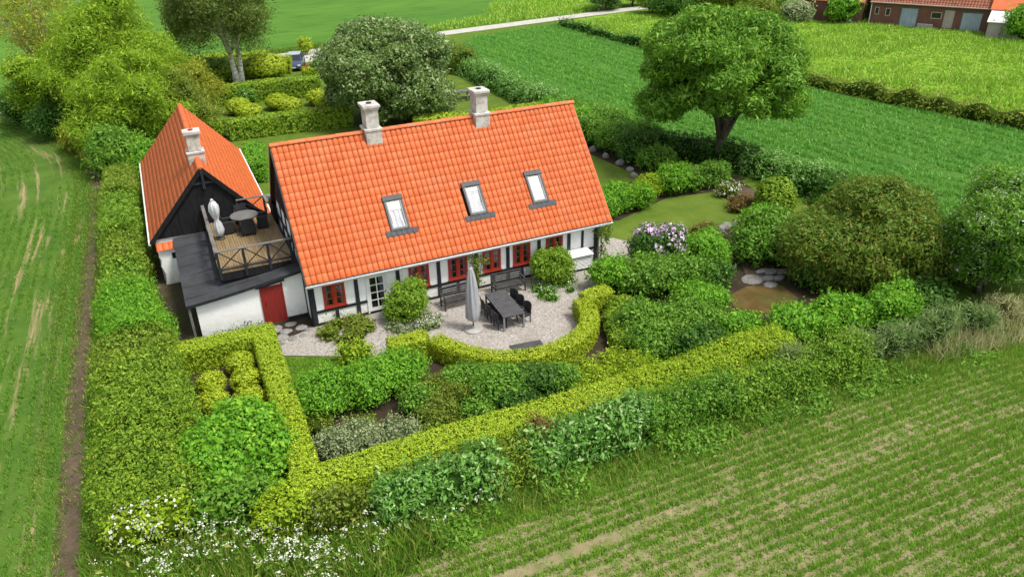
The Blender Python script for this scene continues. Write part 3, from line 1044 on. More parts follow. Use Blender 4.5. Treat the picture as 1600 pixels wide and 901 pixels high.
n_ = 14
m = MB()
for y0, y1, t in ((1.15, 1.40, 0),):
    vs, fs = [], []
    for i in range(n_ + 1):
        xx = -4.58 + (4.57) * i / n_
        for yy in (y0, y1):
            vs += [(xx, yy, 0), (xx, yy, ftop(xx, yy) - .06)]
    for i in range(n_):
        b0 = i * 4; b1 = b0 + 4
        fs += [(b0, b1, b1 + 1, b0 + 1), (b0 + 3, b1 + 3, b1 + 2, b0 + 2), (b0 + 1, b1 + 1, b1 + 3, b0 + 3)]
    fs += [(0, 1, 3, 2), (n_ * 4, n_ * 4 + 2, n_ * 4 + 3, n_ * 4 + 1)]
    m.add(vs, fs)
m.box(-4.58, -4.33, 1.41, 7.6, 0, 1.78)
m.build('wall', M['white'], ob)
m = MB(); m.box(-.93, -.02, 1.11, 1.16, 0, .16); m.build('plinth', M['timber'], ob)
m = MB()
vs, fs = [], []
ny = 6
for i in range(n_ + 1):
    for j in range(ny + 1):
        xx, yy = -4.95 + 4.93 * i / n_, .95 + 6.72 * j / ny
        zz = ftop(xx, yy) + .012 * math.sin(xx * 3 + yy * 2)
        vs += [(xx, yy, zz), (xx, yy, zz - .09)]
S_ = (ny + 1) * 2
for i in range(n_):
    for j in range(ny):
        a = i * S_ + j * 2
        fs += [(a, a + S_, a + S_ + 2, a + 2), (a + 1, a + 3, a + S_ + 3, a + S_ + 1)]
    a = i * S_
    fs += [(a, a + 1, a + S_ + 1, a + S_)]
for j in range(ny):
    a = j * 2
    fs += [(a, a + 2, a + 3, a + 1)]
m.add(vs, fs)
fr = m.build('felt_roof', M['felt'], ob)
for yy in (1.6, 2.6, 3.6, 4.6, 5.6, 6.6):
    sm = MB()
    vs = []
    for i in range(n_ + 1):
        xx = -4.945 + 4.92 * i / n_ * (1.0 if yy < 1.8 else .36)
        for dy, dz in ((-.05, .016), (.05, .022), (.05, .002)):
            vs.append((xx, yy + dy, ftop(xx, yy + dy) + .012 * math.sin(xx * 3 + (yy + dy) * 2) + dz))
    sm.add(vs, [(i * 3, (i + 1) * 3, (i + 1) * 3 + 1, i * 3 + 1) for i in range(n_)] + [(i * 3 + 1, (i + 1) * 3 + 1, (i + 1) * 3 + 2, i * 3 + 2) for i in range(n_)])
    sm.build('felt_lap', M['felt'], fr)
m = MB()
for k in range(8):
    x_a, x_b = -4.95 + 4.93 * k / 8, -4.95 + 4.93 * (k + 1) / 8
    m.bar((x_a, .935, ftop(x_a, .95) - .055), (x_b, .935, ftop(x_b, .95) - .055), .03, .13)
m.build('fascia', M['timber'], ob)
dw = MB(); dw.box(-1.93, -1.86, 1.09, 1.20, .02, 1.86); dw.box(-1.01, -.94, 1.09, 1.20, .02, 1.93)
df = dw.build('door', M['reddoor'], ob)
for k in range(7):
    a = -1.86 + k * .1215
    p = MB(); p.box(a + .003, a + .1185, 1.105 + .004 * (k % 2), 1.145, .04, 1.87); p.build('door_plank', M['reddoor'], df)
p = MB(); p.tube([(-1.75, 1.075, 1.0), (-1.75, 1.075, 1.15)], [.012, .012], 6); p.box(-1.77, -1.73, 1.075, 1.11, .98, 1.02); p.build('handle', M['timber'], df)
m = MB(); m.bar((-2.08, 1.085, 1.90), (-.82, 1.085, 2.06), .07, .09); m.build('door_lintel', M['timber'], ob)
m = MB(); m.box(-4.90, -4.80, 1.02, 1.12, 0, 1.74); m.build('side_post', M['greywood'], ob)
m = MB(); m.box(-4.90, -4.82, 3.6, 3.7, 0, 1.85); m.build('side_post', M['greywood'], ob)

# ------------------------------------------------------------------ barn
barn = thing('barn', 'black gabled barn with steep orange tile roof left of the farmhouse', 'barn', (-3.02, 7.75, 0), .0)
BW, BE, BH, BL = 2.92, 2.12, 5.42, 13.4
m = MB(); m.prism([(-2.72, 0), (2.72, 0), (2.72, 2.25), (0, 5.2), (-2.72, 2.25)], 'y', .14, BL - .2); m.build('wall', M['white'], barn)
m = MB(); m.prism([(-2.70, 2.25), (2.70, 2.25), (0, 5.22)], 'y', .06, .14); m.build('gable_boarding', M['blackboard'], barn)
for s in (-1, 1):
    m = MB(); m.bar((s * (BW - .02), -.03, BE + .0), (0, -.03, BH - .02), .10, .20, (s, 0, 1)); m.build('verge_board', M['blackboard'], barn)
m = MB(); m.bar((-.55, .02, 4.72), (.55, .02, 4.72), .09, .10); m.build('collar_beam', M['timber'], barn)
m = MB(); m.box(-.06, .06, -.12, .0, 4.45, 5.38); m.build('king_post', M['timber'], barn)
bang = math.atan2(BH - BE, BW)
bsl = math.hypot(BH - BE, BW)
nr, nc = 14, 56
cw2, rl2 = (BL + .05) / nc, bsl / nr
PB = pantile_mesh('barn_pantile', M['tile2'], cw2, rl2, .045, 6)
pv = np.array([v.co[:] for v in PB.vertices]); pf = np.array([p.vertices[:] for p in PB.polygons])
cb, sb = math.cos(bang), math.sin(bang)
for side in (-1, 1):
    vv = []
    for r in range(nr):
        for c in range(nc):
            q_ = pv + np.array([c * cw2 + random.uniform(-.004, .004), r * rl2 + random.uniform(-.006, .006), random.uniform(0, .006)])
            al, zz = q_[:, 1], q_[:, 2]
            vv.append(np.c_[side * (BW - al * cb + zz * sb), q_[:, 0] - .03, BE + al * sb + zz * cb])
    Fb = np.concatenate([pf + i * len(pv) for i in range(len(vv))])
    m = MB(); m.bar((side * (BW - .03), BL / 2, BE - .05), (side * .02, BL / 2, BH - .07), BL - .02, .05, (0, 0, 1))
    rf_ = m.build('roof', M['timber'], barn)
    o = link('roof_tiles', mesh_np('barn_roof_tiles', [(np.concatenate(vv), Fb, 0)], [M['tile2']], (0,)), rf_)
    tag(o, kind='stuff')
    g = MB(); g.tube([(side * (BW + .07), -.05, BE - .03), (side * (BW + .07), BL, BE - .03)], [.06, .06], 8); g.build('gutter', M['whitep'], barn)
RB = half_round('barn_ridge_tile', M['tile2'], .15, .36)
for k in range(37):
    y = k * .36
    if 1.75 < y < 2.5:
        continue
    o = link('ridge_tile', RB, barn); o.matrix_basis = Matrix.Translation((0, y - .05, BH - .02)) @ Matrix.Rotation(math.pi / 2, 4, 'Z')
c = MB()
c.box(-.40, .40, 1.85, 2.55, 4.6, 5.62); c.box(-.44, .44, 1.81, 2.59, 5.62, 5.72)
c.box(-.31, .31, 1.95, 2.45, 5.72, 6.50); c.box(-.36, .36, 1.90, 2.50, 6.50, 6.58); c.box(-.41, .41, 1.85, 2.55, 6.58, 6.74)
ch = c.build('chimney', M['chim'], barn, bevel=.015)
p = MB(); p.lathe([(.12, 6.74), (.12, 6.79), (.09, 6.8)], 10, (0, 2.2)); p.build('flue', M['red'], ch)
# white wall stub with a tiled cap beside the barn corner
ws = thing('wall_stub', 'lumpy white wall stub with orange tile cap at the barn corner', 'wall', (-5.30, 7.35, 0))
m = MB(); m.prism([(-.42, 0), (.45, 0), (.45, 1.86), (-.36, 1.86), (-.44, 1.5), (-.36, 1.32), (-.44, 1.0), (-.34, .62), (-.36, .3)], 'y', -.02, .38); m.build('wall', M['white'], ws, bevel=.03)
for k in range(3):
    o = link('cap_tile', PB, ws); o.matrix_basis = Matrix.Translation((-.46 + k * cw2 * 1.2, -.12, 1.86)) @ Matrix.Rotation(.45, 4, 'X') @ Matrix.Diagonal((1.25, 1.5, 1.3, 1))
m = MB(); m.box(.16, .40, -.035, .0, 1.35, 1.65); w_ = m.build('window', M['timber'], ws)
m = MB(); m.box(.19, .37, -.045, -.036, 1.38, 1.62); m.build('pane', M['glass'], w_)

# ------------------------------------------------------------------ roof terrace
rtc = thing('roof_terrace', 'wooden roof terrace with black crossed railings between barn and farmhouse', 'terrace', (-3.35, 1.75, 2.55))
DW, DL = 3.18, 5.98
nb = 28
bw = DW / nb
bmesh_ = MB(); bmesh_.box(.004, bw - .008, 0, DL, .06, .10); dbm = bmesh_.mesh('deck_board', M['deck'])
for k in range(nb):
    o = link('deck_board', dbm, rtc); o.location = (k * bw, 0, random.uniform(-.003, .003))
m = MB(); m.box(0, DW, .02, .07, -.32, .058); m.box(-.02, .03, .07, DL, -.42, .058); m.box(DW - .05, DW, .08, DL, -.2, .058); m.build('rim_joist', M['blackboard'], rtc)
for xx in (.05, 1.12, 2.15, DW - .06):
    m = MB(); m.box(xx - .055, xx + .055, -.03, .018, -.25, 1.04); m.box(xx - .055, xx + .055, .018, .08, .11, 1.04); m.build('railing_post', M['timber'], rtc)
for yy in (1.5, 3.0, 4.5, 5.9):
    m = MB(); m.box(0, .09, yy - .05, yy + .05, .11, 1.04); m.build('railing_post', M['timber'], rtc)
for p_, q_ in (((-.02, .02, 1.075), (DW, .02, 1.075)), ((.045, .09, 1.072), (.045, DL - .04, 1.072)), ((1.62, 5.90, 1.075), (DW - .14, 5.90, 1.075)), ((DW - .20, 5.84, 1.072), (DW - .20, 4.75, 1.072))):
    m = MB(); m.bar(p_, q_, .15, .045); m.build('handrail', M['greywood'], rtc, bevel=.006)
for a, b in ((.105, 1.065), (1.175, 2.095), (2.205, DW - .115)):
    m = MB(); m.bar((a, .02, .20), (b, .02, .20), .05, .06); m.build('bottom_rail', M['timber'], rtc)
    m = MB(); m.bar((a, .032, .24), (b, .032, 1.04), .022, .045); m.build('brace', M['timber'], rtc)
    m = MB(); m.bar((a, .006, 1.04), (b, .006, .24), .022, .045); m.build('brace', M['timber'], rtc)
for a, b in ((.15, 1.44), (1.56, 2.94), (3.06, 4.44), (4.56, 5.84)):
    m = MB(); m.bar((.03, a, .24), (.03, b, 1.04), .022, .045); m.build('brace', M['timber'], rtc)
    m = MB(); m.bar((.06, a, 1.04), (.06, b, .24), .022, .045); m.build('brace', M['timber'], rtc)
m = MB(); m.bar((1.70, 5.91, .24), (DW - .3, 5.91, 1.04), .022, .045); m.build('brace', M['timber'], rtc)
m = MB(); m.bar((1.70, 5.88, 1.04), (DW - .3, 5.88, .24), .022, .045); m.build('brace', M['timber'], rtc)
m = MB(); m.bar((1.62, 5.90, .20), (DW - .3, 5.90, .20), .05, .06); m.build('bottom_rail', M['timber'], rtc)
for xx in (1.64, DW - .25):
    m = MB(); m.box(xx - .05, xx + .05, 5.84, 5.95, .11, 1.04); m.build('railing_post', M['timber'], rtc)
m = MB(); m.box(DW - .02, DW + .12, 4.7, 5.95, -2.4, .95); m.build('side_boarding', M['blackboard'], rtc)
m = MB(); m.box(DW - .08, DW + .14, 5.80, 6.02, .95, 1.06); m.build('post_cap', M['metal'], rtc)


# ------------------------------------------------------------------ terrace furniture
tb = thing('garden_table', 'long dark slatted dining table on the gravel terrace', 'table', (7.86, -3.07, 0.012), math.radians(-2.7))
for k in range(9):
    a = -.50 + k * .1111
    m = MB(); m.box(a + .005, a + .106, -1.10, 1.10, .705, .735); m.build('slat', M['tabletop'], tb, bevel=.004)
m = MB(); m.box(-.51, .51, -1.16, -1.104, .695, .738); m.box(-.51, .51, 1.104, 1.16, .695, .738); m.box(-.49, -.45, -1.10, 1.10, .62, .70); m.box(.45, .49, -1.10, 1.10, .62, .70); m.build('frame', M['tabletop'], tb)
for sx in (-1, 1):
    for sy in (-1, 1):
        m = MB(); m.box(sx * .46 - .035, sx * .46 + .035, sy * 1.11 - .035, sy * 1.11 + .035, 0, .694); m.build('leg', M['metal'], tb)


def chair(label, loc, rz, group, arms=False):
    """woven chair: seat box, leaning curved back, four legs; front looks along +Y"""
    t = thing('armchair' if arms else 'garden_chair', label, 'chair', loc, rz, group)
    w = .27 if arms else .25
    m = MB(); m.box(-w, w, -.24, .24, .32 if not arms else .10, .44); m.build('seat', M['wicker'], t, bevel=.02)
    m = MB()
    n = 6
    vs, fs = [], []
    for j, (y, z) in enumerate(((-.22, .42), (-.25, .62), (-.30, .90))):
        for i in range(n):
            u = -1 + 2 * i / (n - 1)
            k = w * (1.0 + .03 * j)
            yy = y + .05 * u * u * (j + 1) / 2
            zz = z - (.05 * u * u if j == 2 else 0)
            vs += [(u * k, yy, zz), (u * k, yy - .035, zz)]
    S2 = n * 2
    for j in range(2):
        for i in range(n - 1):
            a = j * S2 + i * 2
            fs += [(a, a + 2, a + S2 + 2, a + S2), (a + 1, a + S2 + 1, a + S2 + 3, a + 3)]
        for a in (j * S2, j * S2 + (n - 1) * 2):
            fs.append((a, a + S2, a + S2 + 1, a + 1))
    for i in range(n - 1):
        a = 2 * S2 + i * 2
        fs.append((a, a + 2, a + 3, a + 1))
    m.add(vs, fs)
    m.build('backrest', M['wicker'], t)
    if arms:
        for s in (-1, 1):
            m = MB(); m.box(s * w - .03 * (1 - s) - .0, s * w + .03 * (1 + s), -.25, .22, .06, .66); m.build('arm', M['wicker'], t, bevel=.02)
    else:
        for sx in (-1, 1):
            for sy in (-1, 1):
                m = MB(); m.box(sx * (w - .03) - .018, sx * (w - .03) + .018, sy * .20 - .018, sy * .20 + .018, 0, .325); m.build('leg', M['wicker'], t)
    return t


side = ('left', 'right')
place = ('nearest the house', 'middle one', 'nearest the hedge')
for s, x in ((0, 7.30), (1, 8.44)):
    for k, y in enumerate((-2.45, -3.05, -3.75)):
        chair('black woven chair on the parasol side of the long table, ' + place[k] if s == 0 else 'black woven chair right of the long table, ' + place[k],
              (x + .02 * k, y, .012), (math.radians(-90 - 4 + 3 * k) if s == 0 else math.radians(108 - 4 * k)), 'chairs around the long terrace table')


def bench(label, loc, rz):
    t = thing('garden_bench', label, 'bench', loc, rz, 'wooden benches against the farmhouse')
    for k in range(5):
        m = MB(); y = -.62 + k * .105; m.box(-.72, .72, y, y + .085, .42, .445); m.build('seat_slat', M['blackwood'], t, bevel=.005)
    for k in range(4):
        m = MB(); z = .52 + k * .10; m.bar((-.70, -.085 + k * .018, z), (.70, -.085 + k * .018, z), .022, .082); m.build('back_slat', M['blackwood'], t)
    m = MB(); m.box(-.74, .74, -.055, -.005, .86, .93); m.build('top_rail', M['blackwood'], t, bevel=.006)
    for s in (-1, 1):
        m = MB(); m.box(s * .75 - .03, s * .75 + .03, -.64, -.58, 0, .64); m.build('leg', M['blackwood'], t)
        m = MB(); m.bar((s * .75, -.08, 0), (s * .75, -.02, .92), .06, .06, (0, 1, 0)); m.build('leg', M['blackwood'], t)
        m = MB(); m.box(s * .75 - .035, s * .75 + .035, -.68, -.06, .64, .67); m.build('arm', M['blackwood'], t, bevel=.006)
        m = MB(); m.box(s * .75 - .02, s * .75 + .02, -.60, -.08, .33, .41); m.build('side_rail', M['blackwood'], t)
    m = MB(); m.box(-.72, .72, -.62, -.59, .34, .415); m.build('front_rail', M['blackwood'], t)
    return t


bench('dark slatted bench against the wall left of the closed grey parasol', (6.42, -.72, .012), math.radians(2))
bench('dark slatted bench under the window behind the long table', (9.05, -.58, .012), math.radians(-1))


def closed_parasol(label, loc, prof, poletop, mat, basemat, lean=(0, 0), ties=(), br=.42):
    t = thing('closed_parasol', label, 'parasol', loc)
    t.rotation_euler = (lean[0], lean[1], .3)
    m = MB(); m.lathe([(br, 0), (br, .05), (br * .9, .075), (.08, .09), (.06, .22)], 18); m.build('base', basemat, t, smooth=False)
    m = MB(); m.tube([(0, 0, .08), (0, 0, poletop)], [.03, .028], 8); m.build('pole', M['greywood'], t, smooth=True)
    n, k = 32, len(prof)
    vs, fs = [], []
    for j, (r, z) in enumerate(prof):
        for i in range(n):
            a = 2 * math.pi * i / n
            rr = r * (1 + .16 * math.sin(a * 8 + j * .35) + .07 * math.sin(a * 3 + j))
            vs.append((rr * math.cos(a), rr * math.sin(a), z + (.05 * math.sin(a * 8) if j == 0 else 0)))
    for j in range(k - 1):
        for i in range(n):
            i2 = (i + 1) % n
            fs.append((j * n + i, j * n + i2, (j + 1) * n + i2, (j + 1) * n + i))
    fs.append(tuple((k - 1) * n + i for i in range(n)))
    m = MB(); m.add(vs, fs); m.build('canopy', mat, t, smooth=True)
    for z, r in ties:
        m = MB(); m.lathe([(r, z - .02), (r + .015, z), (r, z + .02)], 14); m.build('tie', mat, t)
    return t


closed_parasol('tall closed grey parasol on a round stone base on the gravel', (6.21, -3.41, .012),
               [(.22, .52), (.27, .62), (.28, .95), (.26, 1.5), (.22, 2.1), (.16, 2.6), (.09, 2.95), (.05, 3.04)], 3.1, M['canvas'], M['concrete'])
closed_parasol('white covered parasol standing on the wooden roof terrace', (-2.84, 5.50, 2.655),
               [(.06, .12), (.17, .25), (.22, .48), (.17, .80), (.085, 1.0), (.15, 1.2), (.23, 1.5), (.20, 1.72), (.10, 1.92), (.045, 1.96), (.075, 2.0), (.03, 2.06)], 1.9, M['wcover'], M['darkmetal'], (.05, -.05), br=.2)
# round table and armchairs on the roof terrace
rt_ = thing('round_table', 'round grey slatted table on the wooden roof terrace', 'table', (-1.60, 6.15, 2.655))
R_ = .63
for k in range(11):
    y0, y1 = -R_ + k * 2 * R_ / 11 + .005, -R_ + (k + 1) * 2 * R_ / 11 - .005
    pl_ = []
    for y in np.linspace(y0, y1, 5):
        pl_.append((math.sqrt(max(R_ * R_ - y * y, .0004)), y))
    poly = pl_ + [(-a, b) for a, b in pl_[::-1]]
    m = MB(); m.prism(poly, 'z', .70, .728); m.build('slat', M['greywood'], rt_)
m = MB(); m.lathe([(.66, .69), (.66, .725), (.632, .73)], 28); m.v = m.v; m.f = m.f[:-2]; m.m = m.m[:-2]; m.build('rim', M['darkmetal'], rt_)
for a in (.6, 2.2, 3.7, 5.3):
    m = MB(); m.bar((.12 * math.cos(a), .12 * math.sin(a), .70), (.42 * math.cos(a), .42 * math.sin(a), 0), .04, .04, (0, 0, 1)); m.build('leg', M['darkmetal'], rt_)
for lb, dx, dy, rz in (('black woven armchair on the white parasol side of the round terrace table', -.80, -.05, -90), ('black woven armchair in front of the round terrace table', .02, -.72, 0),
                       ('black woven armchair on the farmhouse side of the round terrace table', .78, -.08, 86), ('grey-black woven armchair behind the round terrace table by the barn gable', -.05, .86, 176)):
    chair(lb, (-1.60 + dx, 6.15 + dy, 2.655), math.radians(rz), 'armchairs around the round table', True)

# heat pump cover, bench slab, door step
hp = thing('heat_pump_cover', 'white louvred heat pump box against the farmhouse wall', 'heat pump', (13.17, -.08, .012), math.radians(-1.5))
m = MB(); m.prism([(-.02, .14), (-.62, .14), (-.62, .86), (-.02, .93)], 'x', -.56, -.52); m.prism([(-.02, .14), (-.62, .14), (-.62, .86), (-.02, .93)], 'x', .52, .56); m.build('side_panel', M['whitep'], hp)
m = MB(); m.box(-.51, .51, -.50, -.05, .12, .80); m.build('unit', M['darkmetal'], hp)
m = MB(); m.bar((0, .02, .955), (0, -.70, .885), 1.22, .035); m.build('lid', M['whitep'], hp, bevel=.006)
for k in range(10):
    z = .16 + k * .072
    m = MB(); m.bar((-.515, -.60, z + .02), (.515, -.60, z + .02), .012, .040, (0, .55, 1)); m.build('louvre', M['whitep'], hp)
for s in (-.5, .5):
    m = MB(); m.box(s - .03, s + .03, -.55, -.1, 0, .13); m.build('foot', M['darkmetal'], hp)
sb_ = thing('slab_seat', 'low dark slab seat beside the curved yellow hedge', 'bench', (7.45, -6.15, .012), math.radians(-7))
m = MB(); m.box(-.68, .68, -.20, .20, .34, .41); m.build('top', M['darkmetal'], sb_, bevel=.01)
for s in (-1, 1):
    m = MB(); m.box(s * .55 - .04, s * .55 + .04, -.16, .16, 0, .34); m.build('leg', M['darkmetal'], sb_)


def rock(label, cat, loc, sc, seed, mat='stone', group=None, name='stone'):
    bm = bmesh.new()
    bmesh.ops.create_icosphere(bm, subdivisions=2, radius=1)
    r = random.Random(seed)
    ph = [r.uniform(0, 6) for _ in range(6)]
    for v in bm.verts:
        c = v.co
        k = 1 + .14 * math.sin(c.x * 2.3 + ph[0]) + .12 * math.sin(c.y * 2.9 + ph[1]) + .10 * math.sin(c.z * 3.1 + ph[2]) + .05 * math.sin(c.x * 6 + c.y * 5 + ph[3])
        v.co = Vector((c.x * sc[0], c.y * sc[1], max(c.z, -.4) * sc[2])) * k
    me = bpy.data.meshes.new(name)
    bm.to_mesh(me)
    bm.free()
    me.materials.append(M[mat])
    o = link(name, me)
    o.location = loc
    return tag(o, label, cat, group)


rock('pinkish door step stone in front of the white terrace door', 'step', (2.95, -.42, .03), (.50, .24, .12), 3, 'concrete', name='step_stone')
for k, (x, y, s) in enumerate(((-1.55, .55, .26), (-1.2, .15, .22), (-.9, .7, .20), (-1.5, -.25, .24), (-1.05, -.55, .20), (-.55, .2, .22), (-1.6, -.8, .18), (-.6, -.5, .16), (-.25, -.15, .18))):
    rock(('flat paving stone at the right foot of the red door', 'flat paving stone in the middle before the red door', 'flat stone close to the outbuilding plinth', 'flat stone by the hedge corner before the red door', 'flat stone half way between red door and gravel', 'flat stone nearest the farmhouse corner post', 'flat stone where the gravel path meets the hedge', 'small flat stone at the upper gravel edge', 'small flat stone below the farmhouse corner')[k], 'stone', (x, y, .01), (s * 1.2, s, .07), 40 + k, 'stone', 'paving stones outside the red door')
for k, (x, y, s) in enumerate(((20.1, -5.15, .50), (20.85, -5.45, .34), (21.0, -4.75, .30), (21.45, -5.0, .36), (20.5, -6.0, .30), (21.3, -5.7, .28), (21.9, -5.2, .3))):
    rock(('largest pale flat stone at the upper edge of the brown moss', 'flat pale stone right of the largest one above the moss', 'small pale stone farther up the path above the moss', 'pale stone below the dark bush over the path', 'pale stone touching the brown moss', 'pale stone at the right end of the moss edge', 'pale stone under the overhanging dark bush')[k], 'stone', (x, y, .02), (s * 1.25, s * .8, .12), 60 + k, 'stone', 'flat stones above the moss patch')
for k, (x, y, s) in enumerate(((22.3, .1, .35), (22.9, .35, .42), (23.5, .30, .45), (24.0, .15, .35), (21.7, .05, .30))):
    rock(('second stone from the left in the low wall at the lawn', 'middle stone of the low wall at the lawn', 'biggest stone of the low wall at the lawn', 'right end stone of the low wall at the lawn', 'left end stone of the low wall at the lawn')[k], 'stone', (x, y, .12), (s * .85, s * .55, .24), 80 + k, 'stone', 'stones of the low wall at the lawn corner')
for k, (x, y, s) in enumerate(((23.1, 20.3, .42), (23.1, 18.6, .45), (23.2, 17.2, .40), (23.4, 15.6, .45), (23.5, 13.9, .36), (23.6, 12.2, .45), (23.5, 10.7, .36), (23.0, 9.6, .32))):
    rock(('boulder of the shrub bank closest behind the roof edge', 'second boulder of the bank from the roof edge', 'third boulder of the bank from the roof edge', 'boulder at the middle of the bank foot', 'small boulder right of the middle of the bank foot', 'big boulder near the right end of the bank', 'second boulder from the right end of the bank', 'last small boulder of the bank by the clipped bushes')[k], 'boulder', (x - .22, y, .03), (s * .75, s * .65, .30), 100 + k, 'stone', 'boulders along the shrub bank', 'boulder')

# ------------------------------------------------------------------ picnic table, fence, car
pk = thing('picnic_table', 'weathered wooden picnic table on the rear lawn', 'picnic table', (20.3, 33.6, 0), math.radians(-12))
for k in range(5):
    m = MB(); m.box(-.9, .9, -.36 + k * .146, -.23 + k * .146, .72, .76); m.build('top_plank', M['greywood'], pk)
for s in (-1, 1):
    m = MB(); m.box(-.9, .9, s * .68 - .13, s * .68 + .13, .43, .47); m.build('seat_plank', M['greywood'], pk)
    m = MB(); m.bar((s * .6, -.72, 0), (s * .6, -.2, .72), .045, .10, (1, 0, 0)); m.build('leg', M['greywood'], pk)
    m = MB(); m.bar((s * .6, .72, 0), (s * .6, .2, .72), .045, .10, (1, 0, 0)); m.build('leg', M['greywood'], pk)
    m = MB(); m.bar((s * .65, -.78, .40), (s * .65, .78, .40), .045, .09); m.build('crossbar', M['greywood'], pk)
fc = thing('picket_fence', 'short red picket fence at the edge of the driveway', 'fence', (9.7, 50.6, 0))
for k in range(8):
    m = MB(); m.box(k * .13, k * .13 + .08, 0, .025, .05, .95); m.build('picket', M['red'], fc)
for z in (.25, .75):
    m = MB(); m.box(-.05, 1.05, .026, .06, z, z + .07); m.build('rail', M['red'], fc)

car = thing('parked_car', 'dark blue car parked on the pale driveway beyond the garden hedges', 'car', (9.75, 54.3, -.01), math.radians(-106.5))
L_, Wc = 4.2, .86
prof = [(-2.1, .35), (-2.08, .72), (-1.9, .88), (-1.2, .95), (1.0, .95), (1.9, .80), (2.08, .62), (2.1, .35), (1.75, .25), (-1.75, .25)]
bm = bmesh.new()
rings = []
for w_, k in ((-Wc, .97), (-Wc * .93, 1.0), (Wc * .93, 1.0), (Wc, .97)):
    rings.append([bm.verts.new((x * k, w_, z if abs(w_) < Wc else .35 + (z - .35) * .88)) for x, z in prof])
for a, b in zip(rings, rings[1:]):
    for i in range(len(prof)):
        j = (i + 1) % len(prof)
        bm.faces.new((a[i], a[j], b[j], b[i]))
bm.faces.new(rings[0]); bm.faces.new(rings[-1][::-1])
bmesh.ops.recalc_face_normals(bm, faces=bm.faces[:])
me = bpy.data.meshes.new('car_body'); bm.to_mesh(me); bm.free(); me.materials.append(M['carpaint'])
link('body', me, car)
# glass house: sloped block, roof panel on pillars
gh = MB()
bot = [(-1.75, .93), (1.05, .93)]
top = [(-1.35, 1.40), (.35, 1.42)]
vs = []
for (x, z), w_ in ((bot[0], .80), (bot[1], .80), (top[1], .62), (top[0], .62)):
    vs += [(x, -w_, z), (x, w_, z)]
gh.add(vs, [(0, 2, 4, 6), (1, 7, 5, 3), (2, 3, 5, 4), (0, 6, 7, 1), (6, 4, 5, 7)])
gh.build('windows', M['glass'], car)
m = MB(); m.prism([(-1.42, 1.40), (.42, 1.42), (.25, 1.47), (-.5, 1.50), (-1.3, 1.46)], 'y', -.63, .63); m.build('car_roof', M['carroof'], car, bevel=.02)
for s in (-1, 1):
    for a, b in (((1.05, .80 * s, .93), (.36, .63 * s, 1.42)), ((-.35, .815 * s, .93), (-.35, .635 * s, 1.42)), ((-1.75, .80 * s, .93), (-1.36, .63 * s, 1.41))):
        m = MB(); m.bar(a, b, .06, .07); m.build('pillar', M['carpaint'], car)
    m = MB(); m.box(1.98, 2.09, s * .62 - .15, s * .62 + .15, .58, .70); m.build('headlight', M['whitep'], car)
    m = MB(); m.box(-2.1, -2.03, s * .66 - .12, s * .66 + .12, .62, .80); m.build('tail_light', M['red'], car)
    m = MB(); m.box(.75, .90, s * .90 - .08, s * .90 + .08, .93, 1.04); m.build('mirror', M['carpaint'], car)
    for x in (-1.3, 1.3):
        m = MB(); m.tube([(x, s * .68, .32), (x, s * .88, .32)], [.32, .32], 16); w = m.build('wheel', M['rubber'], car)
        m = MB(); m.tube([(x, s * .86, .32), (x, s * .89, .32)], [.20, .19], 12); m.build('rim', M['metal'], w)
m = MB(); m.box(2.06, 2.13, -.25, .25, .40, .50); m.build('number_plate', M['whitep'], car)

# ------------------------------------------------------------------ red brick farm building beyond the meadow
fx, fy = 79.0, 42.0
rz = math.atan2(30.5 - 42.5, 86.3 - 79.3)
br = thing('brick_barn', 'long red brick barn with blue-grey doors and brown tile roof', 'barn', (79.0, 42.9, 0), rz)
BLn = 13.2
m = MB(); m.prism([(0, 0), (8, 0), (8, 2.9), (4, 6.4), (0, 2.9)], 'x', 0, BLn); m.build('wall', M['brick'], br)
cwb = .33
PO = pantile_mesh('old_pantile', M['tileold'], cwb, .42, .06, 5)
ov = np.array([v.co[:] for v in PO.vertices]); of = np.array([p.vertices[:] for p in PO.polygons])
a_ = math.atan2(3.5, 4.0); c_, s_ = math.cos(a_), math.sin(a_)
vv = []
for r in range(13):
    for c in range(int(BLn / cwb) + 1):
        q_ = ov + np.array([c * cwb - .1, r * .42, random.uniform(0, .02)])
        vv.append(np.c_[q_[:, 0], q_[:, 1] * c_ - q_[:, 2] * s_ - .35, q_[:, 1] * s_ + q_[:, 2] * c_ + 2.66])
m = MB(); m.bar((BLn / 2, -.30, 2.60), (BLn / 2, 4.0, 6.38), BLn + .1, .06, (0, 0, 1)); m.bar((BLn / 2, 8.30, 2.60), (BLn / 2, 4.0, 6.38), BLn + .1, .06, (0, 0, 1))
rr_ = m.build('roof', M['tileold'], br)
tag(link('roof_tiles', mesh_np('old_roof_tiles', [(np.concatenate(vv), np.concatenate([of + i * len(ov) for i in range(len(vv))]), 0)], [M['tileold']], (0,)), rr_), kind='stuff')


def plank_door(parent, x0, x1, z1, mat, leaves=2):
    f = MB(); f.box(x0 - .12, x0, -.05, .02, 0, z1 + .12); f.box(x1, x1 + .12, -.05, .02, 0, z1 + .12); f.box(x0, x1, -.05, .02, z1, z1 + .12)
    d_ = f.build('door', M['greywood'], parent)
    n = 8
    for k in range(n):
        a, b = x0 + (x1 - x0) * k / n, x0 + (x1 - x0) * (k + 1) / n
        p = MB(); p.box(a + .008, b - .008, -.04 - .01 * (k % 2), .01, .05, z1 - .01); p.build('door_plank', mat, d_)
    for z in (.5, z1 - .4):
        p = MB(); p.box(x0, x1, -.07, -.052, z, z + .10); p.build('hinge_strap', mat, d_)


